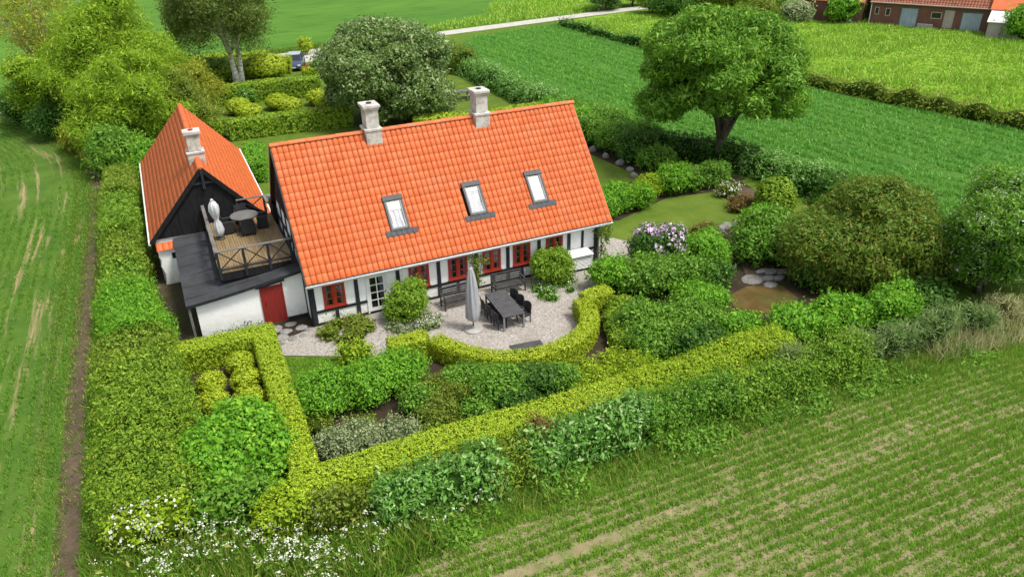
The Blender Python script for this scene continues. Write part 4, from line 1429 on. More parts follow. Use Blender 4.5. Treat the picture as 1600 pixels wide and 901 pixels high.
plank_door(br, 3.6, 5.4, 2.15, M['bluedoor'])
plank_door(br, 10.3, 12.3, 2.05, M['bluedoor'])
for x0, x1, z0, z1 in ((.6, .95, 1.3, 2.0), (1.85, 2.25, 1.2, 1.95), (7.0, 8.0, 1.25, 1.85)):
    m = MB(); m.box(x0 - .09, x1 + .09, -.04, .01, z0 - .09, z0); m.box(x0 - .09, x1 + .09, -.04, .01, z1, z1 + .09); m.box(x0 - .09, x0, -.04, .01, z0, z1); m.box(x1, x1 + .09, -.04, .01, z0, z1)
    w = m.build('window', M['plaster'], br)
    m = MB(); m.box(x0, x1, -.02, -.008, z0, z1); m.build('pane', M['glass'], w)
m = MB(); m.tube([(.06, -.12, 2.75), (.06, -.1, .1)], [.06, .06], 8); m.build('downpipe', M['whitep'], br)
m = MB(); m.tube([(-.1, -.42, 2.68), (BLn + .1, -.42, 2.68)], [.07, .07], 8); m.build('gutter', M['plaster'], br)
m = MB(); m.box(5.7, 7.4, -.75, -.05, 0, .55); m.build('trough', M['concrete'], br)
m = MB(); m.box(8.35, 9.4, -.012, .01, .2, 2.2); m.build('brick_patch', M['plaster'], br)
oh = thing('orange_roofed_house', 'brick house with bright orange roof and small lean-to at the far right', 'house', (79.0 + 13.75 * math.cos(rz), 42.9 + 13.75 * math.sin(rz), 0), rz)
m = MB(); m.prism([(-.6, 0), (8.4, 0), (8.4, 3.0), (3.9, 7.0), (-.6, 3.0)], 'x', -.5, 12); m.build('wall', M['brick'], oh)
m = MB(); m.bar((5.9, -1.0, 2.72), (5.9, 3.9, 7.10), 13.2, .10, (0, 0, 1)); m.bar((5.9, 8.8, 2.72), (5.9, 3.9, 7.10), 13.2, .10, (0, 0, 1)); m.build('roof', M['tile'], oh)
m = MB(); m.prism([(-3.2, 0), (-.62, 0), (-.62, 2.6), (-3.2, 1.7)], 'x', -.4, 4.5); m.build('lean_to', M['plaster'], oh)
m = MB(); m.bar((2.05, -3.4, 1.72), (2.05, -.64, 2.74), 5.2, .08, (0, 0, 1)); m.build('lean_to_roof', M['whitep'], oh)
m = MB(); m.box(-.46, -.402, -2.4, -1.3, 0, 1.7); m.build('door', M['bluedoor'], oh)
m = MB(); m.box(3.2, 4.2, .45, .9, 4.3, 5.6); w = m.build('dormer_window', M['plaster'], oh)
m = MB(); m.box(3.3, 4.1, .43, .45, 4.4, 5.5); m.build('pane', M['glass'], w)
sh = thing('brick_shed', 'small brick shed standing behind the bushes left of the brick barn', 'shed', (74.5, 50.3, 0), rz)
m = MB(); m.prism([(0, 0), (6, 0), (6, 2.6), (3, 5), (0, 2.6)], 'x', 0, 7.8); m.build('wall', M['brick'], sh)
m = MB(); m.bar((3.9, -.3, 2.45), (3.9, 3, 5.05), 8, .08, (0, 0, 1)); m.bar((3.9, 6.3, 2.45), (3.9, 3, 5.05), 8, .08, (0, 0, 1)); m.build('roof', M['tileold'], sh)
plank_door(sh, 5.6, 6.7, 2.0, M['bluedoor'])


# ------------------------------------------------------------------ foliage builders
_cm = {}


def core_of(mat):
    """inner body of a plant: its leaf hue darkened, painting shade into the gaps"""
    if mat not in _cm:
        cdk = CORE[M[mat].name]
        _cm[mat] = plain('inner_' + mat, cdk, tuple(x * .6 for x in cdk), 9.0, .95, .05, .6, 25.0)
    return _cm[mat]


def unit(a):
    return a / np.maximum(np.linalg.norm(a, axis=1)[:, None], 1e-9)


def leaf_geo(P, Nn, size, asp, r, tilt=.5, out=.35, tri=False):
    """one folded diamond leaf per point, lying roughly across the normal"""
    n = len(P)
    Nn = unit(Nn + r.normal(0, tilt, (n, 3)))
    t = unit(np.cross(Nn, r.normal(size=(n, 3))))
    a = unit(t + Nn * r.uniform(-.1, 2 * out, (n, 1)))
    s = unit(np.cross(a, Nn))
    nn = np.cross(s, a)
    L = (size * np.clip(np.exp(r.normal(-.05, .34, n)), .45, 2.0))[:, None]
    w = L * asp * .5
    if tri:                                     # plants far from the terrace: plain three-cornered leaves
        v = np.stack([P - a * L * .35 - s * w * .95, P - a * L * .35 + s * w * .95, P + a * L * .65], 1)
        return v.reshape(-1, 3), np.arange(n * 3).reshape(-1, 3)
    v = np.stack([P - a * L * .35, P + a * L * .05 + nn * L * .07 - s * w, P + a * L * .65, P + a * L * .05 + nn * L * .07 + s * w], 1)
    return v.reshape(-1, 3), np.arange(n * 4).reshape(-1, 4)


_ico = {}


def ico(sub):
    if sub not in _ico:
        bm = bmesh.new()
        bmesh.ops.create_icosphere(bm, subdivisions=sub, radius=1)
        bm.verts.index_update()
        _ico[sub] = (np.array([v.co[:] for v in bm.verts]), np.array([[v.index for v in f.verts] for f in bm.faces]))
        bm.free()
    return _ico[sub]


def lump_points(lumps, cd, r, zmin=.05, inner=.9, shell=.12, under=.25):
    """cluster centres over the outer skin of a union of ellipsoids"""
    Lm = np.array(lumps, float)
    P, Nn = [], []
    for i, (cx, cy, cz, rx, ry, rz) in enumerate(Lm):
        p_ = 1.6
        A = 4 * np.pi * ((((rx * ry) ** p_ + (rx * rz) ** p_ + (ry * rz) ** p_) / 3) ** (1 / p_))
        n = max(8, int(A * cd))
        d = unit(r.normal(size=(n, 3)))
        d = d[(d[:, 2] > -.35) | (r.random(n) < under)]
        k = 1 + r.normal(0, shell, (len(d), 1)) - shell * .4
        p = d * [rx, ry, rz] * k + [cx, cy, cz]
        nn = unit(d / [rx, ry, rz])
        ok = p[:, 2] > zmin
        for j, (ax, ay, az, bx, by, bz) in enumerate(Lm):
            if j != i:
                ok &= (((p - [ax, ay, az]) / [bx, by, bz]) ** 2).sum(1) > inner ** 2
        P.append(p[ok]); Nn.append(nn[ok])
    return np.concatenate(P), np.concatenate(Nn)


def clusters(P, Nn, per, spread, r):
    k = len(P)
    off = r.normal(0, spread, (k, per, 3))
    off[..., 2] *= .7
    Q = P[:, None, :] + off
    NN = Nn[:, None, :] + off / spread * .25
    return Q.reshape(-1, 3), unit(NN.reshape(-1, 3))


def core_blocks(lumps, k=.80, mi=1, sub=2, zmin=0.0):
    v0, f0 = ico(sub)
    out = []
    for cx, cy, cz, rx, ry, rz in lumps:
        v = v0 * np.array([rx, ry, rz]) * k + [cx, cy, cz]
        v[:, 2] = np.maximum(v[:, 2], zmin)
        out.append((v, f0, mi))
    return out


def mound(cx, cy, rx, ry, h, n=7, seed=0, var=.34, base=.46):
    """a shrub's body: one broad lump and n smaller ones breaking its outline"""
    r = np.random.default_rng(seed + 1000)
    out = [(cx, cy, h * base * .9, rx * .82, ry * .82, h * (1 - base) * .95)]
    for i in range(n):
        a = 2 * math.pi * (i + r.uniform(-.3, .3)) / n
        e = r.uniform(.15, .95)
        q = .62 * math.cos(e * .9)
        s = var * r.uniform(.75, 1.25)
        out.append((cx + rx * q * math.cos(a), cy + ry * q * math.sin(a), h * (.28 + .46 * e), rx * s * 1.25, ry * s * 1.25, h * s))
    return out


def shoots(P, Nn, r, share, step, k=6):
    """young shoots growing out past the outline"""
    s = r.random(len(P)) < share
    B, D = P[s], unit(Nn[s] * .7 + np.array([0, 0, .75]) + r.normal(0, .25, (s.sum(), 3)))
    ln = r.uniform(.5, 1.4, (len(B), 1))
    Q = np.concatenate([B + D * step * j * ln + r.normal(0, .02, B.shape) for j in range(1, k)])
    return Q, np.concatenate([D] * (k - 1))


def shrub(name, label, cat, lumps, mat, size=.12, cd=34, per=9, asp=.5, spread=.11, shell=.13, group=None, seed=1, tilt=.55, flowers=None, core=.80, out=.35, parent=None):
    r = np.random.default_rng(seed)
    L = np.array(lumps, float)
    c = np.array([L[:, 0].mean(), L[:, 1].mean(), 0.0]) if parent is None else np.zeros(3)
    L[:, :3] -= c
    P, Nn = lump_points(L, cd, r, shell=shell)
    Q, NN = clusters(P, Nn, per, spread, r)
    if core and core < .9:
        q_, n_ = shoots(P, Nn, r, .045, size * .55)
        Q, NN = np.concatenate([Q, q_]), np.concatenate([NN, n_])
    ok = Q[:, 2] > .02
    v, f = leaf_geo(Q[ok], NN[ok], size, asp, r, tilt, out, math.hypot(c[0] + 4, c[1] + 30) > 43)
    bl = [(v, f, 0)] + (core_blocks(L, core) if core else [])
    mats = [M[mat], core_of(mat)]
    if flowers:
        fm, dens, fs, sel = flowers
        k = r.random(len(P)) < dens
        if sel is not None:
            k &= sel(P + c)
        fp, fn = clusters(P[k] + Nn[k] * .10, Nn[k], 5, .09, r)
        v2, f2 = leaf_geo(fp, fn, fs, .9, r, .35, .1)
        bl.append((v2, f2, 2))
        mats.append(M[fm])
    o = link(name, mesh_np(name, bl, mats, (1,)), parent)
    if parent is None:
        o.location = c
        tag(o, label, cat, group)
    return o


def hedge_geo(path, w, h, e, cdens, r, wob=.05, z0=0.0, jit=.04):
    """points and normals over a hedge with super-elliptic section along a polyline; and its core"""
    P = np.array(path, float)
    seg = np.linalg.norm(np.diff(P, axis=0), axis=1)
    acc = np.r_[0, np.cumsum(seg)]
    T = acc[-1]
    # section: half-widths against height, walked from one foot over the top to the other
    k0 = .7071 ** e
    zz = np.linspace(0, k0, 24)
    xs_ = (1 - np.minimum(zz, 1) ** (2 / e)) ** (e / 2)
    xt = np.linspace(k0, -k0, 40)
    zt = (1 - np.abs(xt) ** (2 / e)) ** (e / 2)
    sx = np.r_[xs_, xt[1:-1], -xs_[::-1]] * w / 2
    sz = np.r_[zz, zt[1:-1], zz[::-1]] * h
    al = np.r_[0, np.cumsum(np.hypot(np.diff(sx), np.diff(sz)))]
    AL = al[-1]
    n = int(T * AL * cdens)
    s = r.uniform(0, T, n)
    a = r.uniform(0, AL, n)

    def frame(s):
        i = np.clip(np.searchsorted(acc, s, side='right') - 1, 0, len(seg) - 1)
        d = (P[i + 1] - P[i]) / seg[i][:, None]
        base = P[i] + d * (s - acc[i])[:, None]
        # blend direction near vertices for smooth curves
        dv = np.gradient(P, axis=0)
        dv = unit(dv)
        t = ((s - acc[i]) / seg[i])[:, None]
        ds = unit(dv[i] * (1 - t) + dv[i + 1] * t)
        return base, d if len(P) < 6 else ds

    def surf(s, a, sc=1.0):
        b, d = frame(s)
        nrm = np.c_[-d[:, 1], d[:, 0]]
        k = 1 + wob * (vnoise(s, a * 1.2, 1.1, 5) - .5) * 2
        hz = 1 + wob * 1.4 * (vnoise(s, s * 0, .7, 9) - .5) * 2
        ox = np.interp(a, al, sx) * sc * k
        oz = np.interp(a, al, sz) * hz * (1 - (1 - sc) * .6)
        return np.c_[b + nrm * ox[:, None], oz + z0], nrm, d

    p, nrm, d = surf(s, a)
    da = 1e-2
    p2, _, _ = surf(s, np.clip(a + da, 0, AL))
    tang = p2 - p
    nn = unit(np.cross(np.c_[d, np.zeros(n)], tang))
    flip = (nn[:, 2] < -.2)
    nn[flip] *= -1
    side = (np.interp(a, al, sx) / (w / 2))[:, None] * np.c_[nrm, np.zeros(n)]
    bad = (nn * (side + [0, 0, .6])).sum(1) < 0
    nn[bad] *= -1
    # ends
    pe, ne = [], []
    for s_e, sg in ((0.0, -1), (T, 1)):
        m_ = int(w * h * cdens * .9)
        aa = r.uniform(0, AL, m_)
        q, nr, dd = surf(np.full(m_, s_e + sg * 1e-4 if sg < 0 else T - 1e-4), aa)
        k = np.sqrt(r.uniform(0, 1, m_))[:, None]
        b = np.c_[np.repeat(P[:1] if sg < 0 else P[-1:], m_, 0), np.full(m_, h * .35 + z0)]
        q = b + (q - b) * k
        pe.append(q); ne.append(np.c_[dd * sg, np.zeros(m_)])
    p = np.concatenate([p] + pe); nn = np.concatenate([nn] + ne)
    p = p + nn * r.normal(0, jit, (len(p), 1)) - nn * .02
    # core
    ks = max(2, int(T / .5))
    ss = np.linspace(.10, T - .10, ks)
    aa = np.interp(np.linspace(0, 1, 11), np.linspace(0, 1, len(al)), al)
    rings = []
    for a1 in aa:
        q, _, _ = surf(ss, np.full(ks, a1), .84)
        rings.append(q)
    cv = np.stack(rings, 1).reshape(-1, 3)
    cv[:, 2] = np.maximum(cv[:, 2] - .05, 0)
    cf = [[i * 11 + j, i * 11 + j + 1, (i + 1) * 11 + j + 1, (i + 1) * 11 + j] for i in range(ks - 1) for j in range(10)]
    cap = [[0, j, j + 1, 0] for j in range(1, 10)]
    return p, nn, cv, np.array(cf), ks


def hedge(name, label, cat, path, w, h, mat, e=.35, size=.09, cd=60, per=5, asp=.5, spread=.05, wob=.05, jit=.018, group=None, seed=1, tilt=.26, flowers=None, z0=0.0, out=.35):
    r = np.random.default_rng(seed)
    c = np.array([*np.mean(np.array(path, float), axis=0), 0.0])
    pth = np.array(path, float) - c[:2]
    p, nn, cv, cf, ks = hedge_geo(pth, w, h, e, cd, r, wob, z0, jit)
    Q, NN = clusters(p, nn, per, spread, r)
    if e > .4:
        q_, n_ = shoots(p, nn, r, .035, size * .6)
        Q, NN = np.concatenate([Q, q_]), np.concatenate([NN, n_])
    ok = Q[:, 2] > .02
    v, f = leaf_geo(Q[ok], NN[ok], size, asp, r, tilt, out, math.hypot(c[0] + 4, c[1] + 30) > 43)
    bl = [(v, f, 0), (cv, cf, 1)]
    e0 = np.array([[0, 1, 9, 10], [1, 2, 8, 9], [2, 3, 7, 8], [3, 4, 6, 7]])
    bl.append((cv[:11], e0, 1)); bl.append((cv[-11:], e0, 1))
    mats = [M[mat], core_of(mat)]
    if flowers:
        fm, dens, fs = flowers
        k = r.random(len(p)) < dens
        fp, fn = clusters(p[k] + nn[k] * .05, nn[k], 5, .07, r)
        v2, f2 = leaf_geo(fp, fn, fs, .9, r, .35, .1)
        bl.append((v2, f2, 2)); mats.append(M[fm])
    o = link(name, mesh_np(name, bl, mats), None)
    o.location = c
    return tag(o, label, cat, group)


def crown(cx, cy, cz, rx, ry, rz, n, lr, seed, low=-.55, fill=4, rough=.22):
    """lumps of many sizes over an uneven body, so the outline is broken and gaps open between them"""
    r = np.random.default_rng(seed)
    ph = r.uniform(0, 6.28, 6)
    out = []
    for i in range(n):
        z = 1 - (i + .5) / n * (1 - low)
        a = i * 2.39996 + r.uniform(-.5, .5)
        q = math.sqrt(max(0, 1 - z * z))
        k = r.uniform(.58, .90) * (1 + rough * (math.sin(a * 2 + ph[0]) * .5 + math.sin(a * 3 + z * 4 + ph[1]) * .6 + math.sin(z * 5 + ph[2]) * .4))
        s = lr * math.exp(r.normal(-.08, .32))
        out.append((cx + rx * q * math.cos(a) * k, cy + ry * q * math.sin(a) * k, cz + rz * z * k, s * r.uniform(.95, 1.35), s * r.uniform(.95, 1.35), s * r.uniform(.6, .85)))
    for i in range(fill):
        out.append((cx + r.uniform(-.35, .35) * rx, cy + r.uniform(-.35, .35) * ry, cz + r.uniform(-.3, .4) * rz, lr * 1.5, lr * 1.5, lr * 1.3))
    return out


def tree(name, label, cat, loc, trunk_h, tr, lumps, mat, size=.2, cd=14, per=9, asp=.5, spread=.22, shell=.16, bark='bark', seed=1, forks=6, lean=(0, 0), group=None, flowers=None, core=.55, tilt=.6, droop=0, stems=1, top=None):
    """trunk with tapering limbs that reach the crown's lumps; crown as one leaf mesh (coordinates local to the foot)"""
    r = np.random.default_rng(seed)
    t = thing(name, label, cat, (*loc, 0), 0, group)
    m = MB()
    rr = random.Random(seed)
    Ls = sorted(lumps, key=lambda q: -q[3])
    for s in range(stems):
        a0 = 2.1 * s + .6
        bx, by = (0, 0) if stems == 1 else (.28 * math.cos(a0), .28 * math.sin(a0))
        tx, ty = bx + lean[0] + (.5 * math.cos(a0) if stems > 1 else 0), by + lean[1] + (.5 * math.sin(a0) if stems > 1 else 0)
        pts, rad = [], []
        H = top or trunk_h * 1.5
        for k in range(8):
            u = k / 7
            pts.append((bx + (tx - bx) * u + .10 * math.sin(u * 5 + s), by + (ty - by) * u + .08 * math.cos(u * 4 + s), -.1 + H * u))
            rad.append(tr * (1.35 - 1.15 * u if k == 0 else (1.05 - .85 * u)) / (1 if stems == 1 else 1.2))
        m.tube(pts, rad, 9)
        for k in range(forks):
            l = lumps[(k * 3 + s) % len(lumps)]
            u = rr.uniform(.55, .95) * trunk_h / H
            i = min(6, int(u * 7))
            p0 = Vector(pts[i])
            p1 = Vector((l[0], l[1], l[2]))
            md = (p0 + p1) / 2 + Vector((rr.uniform(-.2, .2), rr.uniform(-.2, .2), rr.uniform(-.1, .4)))
            m.tube([p0, p0.lerp(md, .5) + Vector((0, 0, .08)), md, p1], [rad[i] * .62, rad[i] * .45, rad[i] * .32, rad[i] * .10], 6)
    m.build('trunk', M[bark], t, smooth=True)
    P, Nn = lump_points(lumps, cd, r, zmin=.4, inner=.72, shell=shell, under=.8)
    Q, NN = clusters(P, Nn, per, spread, r)
    if droop:
        # hanging strands below the clusters
        k = r.random(len(P)) < .7
        base = P[k]
        st = []
        for j in range(7):
            st.append(base + np.c_[r.normal(0, .10, (len(base), 2)), -droop * (j / 6) * r.uniform(.3, 1.0, len(base))])
        Q2 = np.concatenate(st)
        Q = np.concatenate([Q, Q2]); NN = np.concatenate([NN, unit(r.normal(size=(len(Q2), 3)) + [0, 0, .3])])
    v, f = leaf_geo(Q, NN, size, asp, r, tilt, .35, True)
    bl = [(v, f, 0)]
    mats = [M[mat], core_of(mat)]
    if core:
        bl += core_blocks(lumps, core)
    if flowers:
        fm, dens, fs = flowers
        k = r.random(len(P)) < dens
        fp, fn = clusters(P[k] + Nn[k] * .12, Nn[k], 6, .12, r)
        v2, f2 = leaf_geo(fp, fn, fs, .9, r, .35, .1)
        bl.append((v2, f2, 2)); mats.append(M[fm])
    link('crown', mesh_np(name + '_crown', bl, mats, (1,)), t)
    return t


# ------------------------------------------------------------------ clipped yellow hedges
B_ = [(-5.6, -1.15), (-2.25, -1.15), (-2.32, -5.5), (-2.40, -11.05)]


def densify(path, step=.5):
    out = []
    for a, b in zip(path, path[1:]):
        n = max(1, int(math.hypot(b[0] - a[0], b[1] - a[1]) / step))
        out += [(a[0] + (b[0] - a[0]) * i / n, a[1] + (b[1] - a[1]) * i / n) for i in range(n)]
    return out + [path[-1]]


hedge('clipped_hedge', 'short yellow-green clipped hedge running in front of the white outbuilding wall', 'hedge', [(-6.0, -1.05), (-1.80, -1.15)], .95, 1.15, 'box', .13, .062, 245, 5, .5, .03, .012, seed=11)
hedge('clipped_hedge', 'yellow-green clipped hedge running straight from the red door corner toward the viewer', 'hedge', [(-2.28, -1.55), (-2.32, -5.5), (-2.42, -10.5)], .90, 1.13, 'box', .13, .062, 245, 5, .5, .03, .015, seed=12)
hedge('clipped_hedge', 'longest yellow-green clipped hedge crossing the front of the whole garden', 'hedge', [(-2.95, -11.05), (2, -11.03), (6, -11.1), (9.2, -11.1)], 1.22, 1.15, 'box', .14, .062, 245, 5, .5, .03, .022, seed=13)
hedge('overgrown_hedge', 'untrimmed yellow-green end of the long front hedge with a rounded far end', 'hedge', [(9.3, -11.05), (12.5, -11.05), (16.6, -10.9)], 1.45, 1.22, 'lime', .35, .09, 160, 5, .42, .06, .14, .06, seed=14)
arcp = smooth_curve([(4.05, -4.45), (4.55, -5.5), (5.6, -6.75), (7.1, -7.4), (8.65, -7.3), (9.95, -6.65), (10.75, -5.6), (11.0, -4.4)], 4)
hedge('curved_hedge', 'curved yellow-green clipped hedge bending round the gravel terrace', 'hedge', arcp, .78, .88, 'boxball', .13, .058, 290, 5, .5, .028, .012, seed=15)
hedge('hedge_block', 'square clipped yellow-green block at the left end of the curved hedge', 'hedge', [(2.2, -4.18), (3.85, -4.28)], .85, .95, 'boxball', .13, .066, 280, 5, .5, .03, .02, seed=16)
hedge('hedge_block', 'square clipped yellow-green block at the right end of the curved hedge', 'hedge', [(11.2, -4.35), (12.6, -4.05)], .85, .92, 'boxball', .13, .066, 280, 5, .5, .03, .02, seed=17)


def ball(x, y, rr, h, label, mat='boxball', cat='topiary', name='topiary_ball', group=None, seed=1, size=.075):
    L = [(x, y, h * .50, rr, rr, h * .50)]
    return shrub(name, label, cat, L, mat, size, 130 if size < .1 else (70 if size < .15 else 42), 6, .5, .035, .02, group, seed, .24, None, .92)


for k, (x, y, s, h, lb) in enumerate(((-3.42, -2.35, .54, .95, 'golden ball in the corner bed nearest the white outbuilding wall'), (-3.38, -3.62, .55, .95, 'golden ball second from the outbuilding, close to the straight hedge'),
                                      (-4.62, -3.2, .52, .9, 'golden ball at the left of the group of five, beside the field hedge'), (-3.44, -4.95, .56, .95, 'largest golden ball of the five, low beside the straight hedge'),
                                      (-4.66, -4.5, .54, .9, 'golden ball half hidden behind the large bright green bush'))):
    ball(x, y, s, h, lb, group='five golden topiary balls', seed=30 + k)
for k, (x, y, s, h, lb) in enumerate(((12.6, -5.35, .72, .95, 'golden dome behind the right hedge block'), (11.85, -5.9, .55, .8, 'small golden lump outside the curved hedge end'), (11.55, -6.6, .55, .75, 'small golden lump half way down the outside of the curved hedge'),
                                      (11.3, -7.4, .6, .75, 'golden lump at the outer bend of the curved hedge'))):
    ball(x, y, s, h, lb.replace('golden', 'green-gold'), 'boxdark', seed=40 + k, group='green-gold lumps outside the curved hedge')

# ------------------------------------------------------------------ the tall mixed hedge along the left field
secs = [((22.8, 17.5), 'hg2', 2.0, 'olive green hedge stretch nearest the barn rear, top of the left field hedge'),
        ((17.8, 11.0), 'hg1', 2.05, 'mid green hedge stretch beside the barn roof, along the left field'),
        ((11.3, 7.6), 'hg2', 2.0, 'dull olive hedge stretch level with the barn front, along the left field'),
        ((7.8, 4.6), 'hg1', 2.0, 'light yellow-green hedge stretch opposite the felt roof, along the left field'),
        ((4.8, .2), 'bright', 2.1, 'bright leafy green hedge stretch opposite the outbuilding corner'),
        ((.4, -2.0), 'hg2', 1.95, 'dull olive hedge stretch just below the bright leafy one'),
        ((-1.8, -6.2), 'hg3', 2.0, 'fine-leaved yellowish hedge stretch left of the golden balls'),
        ((-6.0, -10.2), 'hg3', 1.9, 'near end of the left field hedge above the white flowers')]
for k, ((ya, yb), mt, h, lb) in enumerate(secs):
    near = yb < 3
    xa, xb = -7.40 + (.35 if ya < 3 else 0), -7.35 + (.45 if yb < 1 else 0)
    w = 1.85 + (.45 if ya < 5 else 0) + (.6 if ya < .5 else 0)
    hedge('field_hedge', lb, 'hedge', [(xa, ya), ((xa + xb) / 2 + .08 * (-1) ** k, (ya + yb) / 2), (xb, yb)], w, h, mt, .52, .105 if near else .125, 62 if near else 42, 7, .5, .11, .20, .10, 'stretches of the left field hedge', 50 + k, .6)

# ------------------------------------------------------------------ front left corner shrubs and cow parsley
shrub('leafy_bush', 'big bright green leafy bush at the near corner beside the straight yellow hedge', 'bush', mound(-4.25, -8.55, 1.75, 1.9, 2.0, 9, 3), 'bright', .145, 46, 8, .6, .14, .10, seed=61)
shrub('leafy_bush', 'darker lower part of the green bush leaning over the white flowers', 'bush', mound(-4.7, -10.6, 1.3, .9, 1.5, 7, 4), 'mid', .145, 46, 8, .6, .14, .10, seed=62)
shrub('yellowish_bush', 'yellow-green small-leaved bush in front of the hedge corner by the white flowers', 'bush', mound(-3.45, -11.95, .95, .75, 1.55, 7, 5), 'lime', .11, 40, 8, .5, .12, .10, seed=63)
shrub('yellowish_bush', 'sparse yellow-olive bush right of the hedge corner among white flowers', 'bush', mound(-1.9, -12.35, .95, .6, 1.35, 7, 6), 'olive', .11, 34, 8, .5, .13, .12, seed=64, flowers=('wf', .05, .06, None))
shrub('flowering_bush', 'yellow-green bush dotted with white blossom at the end of the left field hedge', 'bush', mound(-7.0, -10.4, 1.3, .9, 1.6, 7, 7), 'lime', .11, 34, 8, .5, .13, .10, seed=65, flowers=('wf', .16, .08, None))


def parsley(name, poly, dens, h0, h1, seed):
    """white umbels on thin stalks over feathery green: too many to count"""
    r = np.random.default_rng(seed)
    q = scatter(poly, dens, seed)
    q = q[vnoise(q[:, 0], q[:, 1], .9, 6) > r.uniform(.2, .62, len(q))]
    n = len(q)
    h = r.uniform(h0, h1, n)
    base = np.c_[q, np.zeros(n)]
    topp = base + np.c_[r.normal(0, .12, (n, 2)), h]
    s = np.c_[np.full(n, .012), np.zeros(n), np.zeros(n)]
    sv = np.stack([base - s, base + s, topp], 1).reshape(-1, 3)
    sf = np.arange(n * 3).reshape(-1, 3)
    um = np.repeat(topp, 7, 0) + np.c_[r.normal(0, .055, (n * 7, 2)), r.normal(0, .02, n * 7)]
    uv_, uf = leaf_geo(um, np.tile([0, 0, 1.0], (len(um), 1)), .046, 1.0, r, .45, .05)
    g = np.repeat(base, 9, 0) + np.c_[r.normal(0, .16, (n * 9, 2)), r.uniform(.05, .8, n * 9) * np.repeat(h, 9)]
    gv, gf = leaf_geo(g, np.tile([0, 0, 1.0], (len(g), 1)), .15, .4, r, .7, .3)
    o = link(name, mesh_np(name, [(sv, sf, 0), (uv_, uf, 1), (gv, gf, 0)], [M['verge'], M['wf']]))
    return tag(o, kind='stuff')


parsley('cow_parsley', [(-8.9, -14.2), (-8.0, -9.6), (-6.2, -10.8), (-4.9, -11.4), (-4.2, -12.2), (-2.6, -13.0), (-1.1, -12.9), (-.6, -13.9), (-2.5, -15.5), (-6, -16)], 13, .55, 1.2, 71)
parsley('cow_parsley', [(-4.6, -11.9), (-3, -12.9), (-2.4, -14.4), (-4.5, -15.2), (-6.2, -14.5), (-6, -12.4)], 17, .6, 1.05, 74)
parsley('cow_parsley', [(.5, -13.0), (3.0, -13.2), (2.6, -14.0), (.4, -14.1)], 7, .4, .75, 72)
q = scatter([(-9, -14), (-8, -10), (-4.6, -11.6), (-1, -13), (1.2, -13.1), (.8, -14.6), (-3, -15.6), (-7, -16)], 60, 73)
grass('tall_weeds', np.c_[q, np.zeros(len(q))], .7, .05, 5, .12, M['verge'], 73, .5)

q = scatter([(.5, -14.5), (.5, -12.9), (8, -13.1), (13, -13.2), (18, -13.3), (24, -13.8), (24, -14.9), (13, -14.4), (4, -14.75)], 19, 75)
q = q[vnoise(q[:, 0], q[:, 1], .7, 15) > .42]
hw = .16 + .7 * vnoise(q[:, 0], q[:, 1], .9, 16) * np.clip((q[:, 1] + 14.7) / 1.4, .2, 1)
wp = np.repeat(np.c_[q, np.zeros(len(q))], 16, 0) + np.c_[rng.normal(0, .17, (len(q) * 16, 2)), rng.uniform(.1, 1, len(q) * 16) * np.repeat(hw, 16)]
wv, wf_ = leaf_geo(wp, np.tile([0, -.3, 1.0], (len(wp), 1)), .13, .45, rng, .6, .35)
tag(link('verge_weeds', mesh_np('verge_weeds', [(wv, wf_, 0)], [M['mid']])), kind='stuff')

# ------------------------------------------------------------------ outer laurel hedge along the sown field
lau = [((-.6, 3.2), 'laurel', 1.45, 'glossy laurel stretch of the outer hedge nearest the white flowers'), ((2.9, 4.8), 'hg2', 1.25, 'olive patch between two laurel stretches of the outer hedge'),
       ((4.4, 8.9), 'laurel', 1.45, 'long glossy laurel stretch in the middle of the outer hedge'), ((8.7, 12.6), 'mid', 1.45, 'fresh green laurel-leaved stretch right of the middle of the outer hedge'),
       ((12.4, 18.6), 'hg1', 1.35, 'ivy-leaved light green stretch at the right end of the outer hedge')]
for k, ((xa, xb), mt, h, lb) in enumerate(lau):
    ym = -12.55 - .045 * max(0, xa - 6)
    hedge('outer_hedge', lb, 'hedge', [(xa, ym - .05), ((xa + xb) / 2, ym - .1 + .05 * k), (xb, ym - .05 * (k > 2))], 1.5, h, mt, .55, .16 if mt == 'laurel' else .11, 40 if mt == 'laurel' else 60, 7, .44, .12, .26, .13, 'stretches of the outer hedge', 80 + k, .6, out=.5, flowers=('wf', .01, .05) if k in (0, 2) else None)
shrub('golden_shrub', 'small golden-orange leaved shrub in the outer hedge', 'shrub', mound(13.05, -12.6, .55, .5, 1.35, 5, 9), 'box', .09, 40, 8, .45, .09, .1, seed=90)
shrub('reddish_shrub', 'small reddish-brown shrub poking out of the outer hedge', 'shrub', mound(5.1, -12.0, .4, .35, 1.5, 4, 10), 'brown', .09, 40, 8, .45, .09, .1, seed=91)
for k, (x, y, rx, h, mt, lb) in enumerate(((18.9, -12.7, .9, 1.4, 'sage', 'grey-green willow-like clump at the right end of the outer hedge'), (20.6, -12.9, 1.1, 1.45, 'sage', 'grey-green feathery clump below the bright leafy shrub row'), (22.7, -13.1, 1.1, 1.7, 'sage', 'tallest grey-green feathery clump by the dry grass'),
                                           (15.7, -12.3, .6, 1.3, 'grey', 'small grey-leaved shrub behind the ivy-leaved hedge'), (25.1, -13.2, .8, 1.35, 'sage', 'grey-green stem clump between feathery clumps and dry thicket'), (27.0, -13.0, .8, 1.15, 'hay', 'straw-coloured dry thicket under the white-flowering tree'))):
    shrub('wild_shrub', lb, 'shrub', mound(x, y, rx, .65, h, 6, 20 + k), mt, .20, 28, 7, .16, .13, .16, 'wild shrubs beside the right field edge', 95 + k, .5, None, .7, out=1.2)

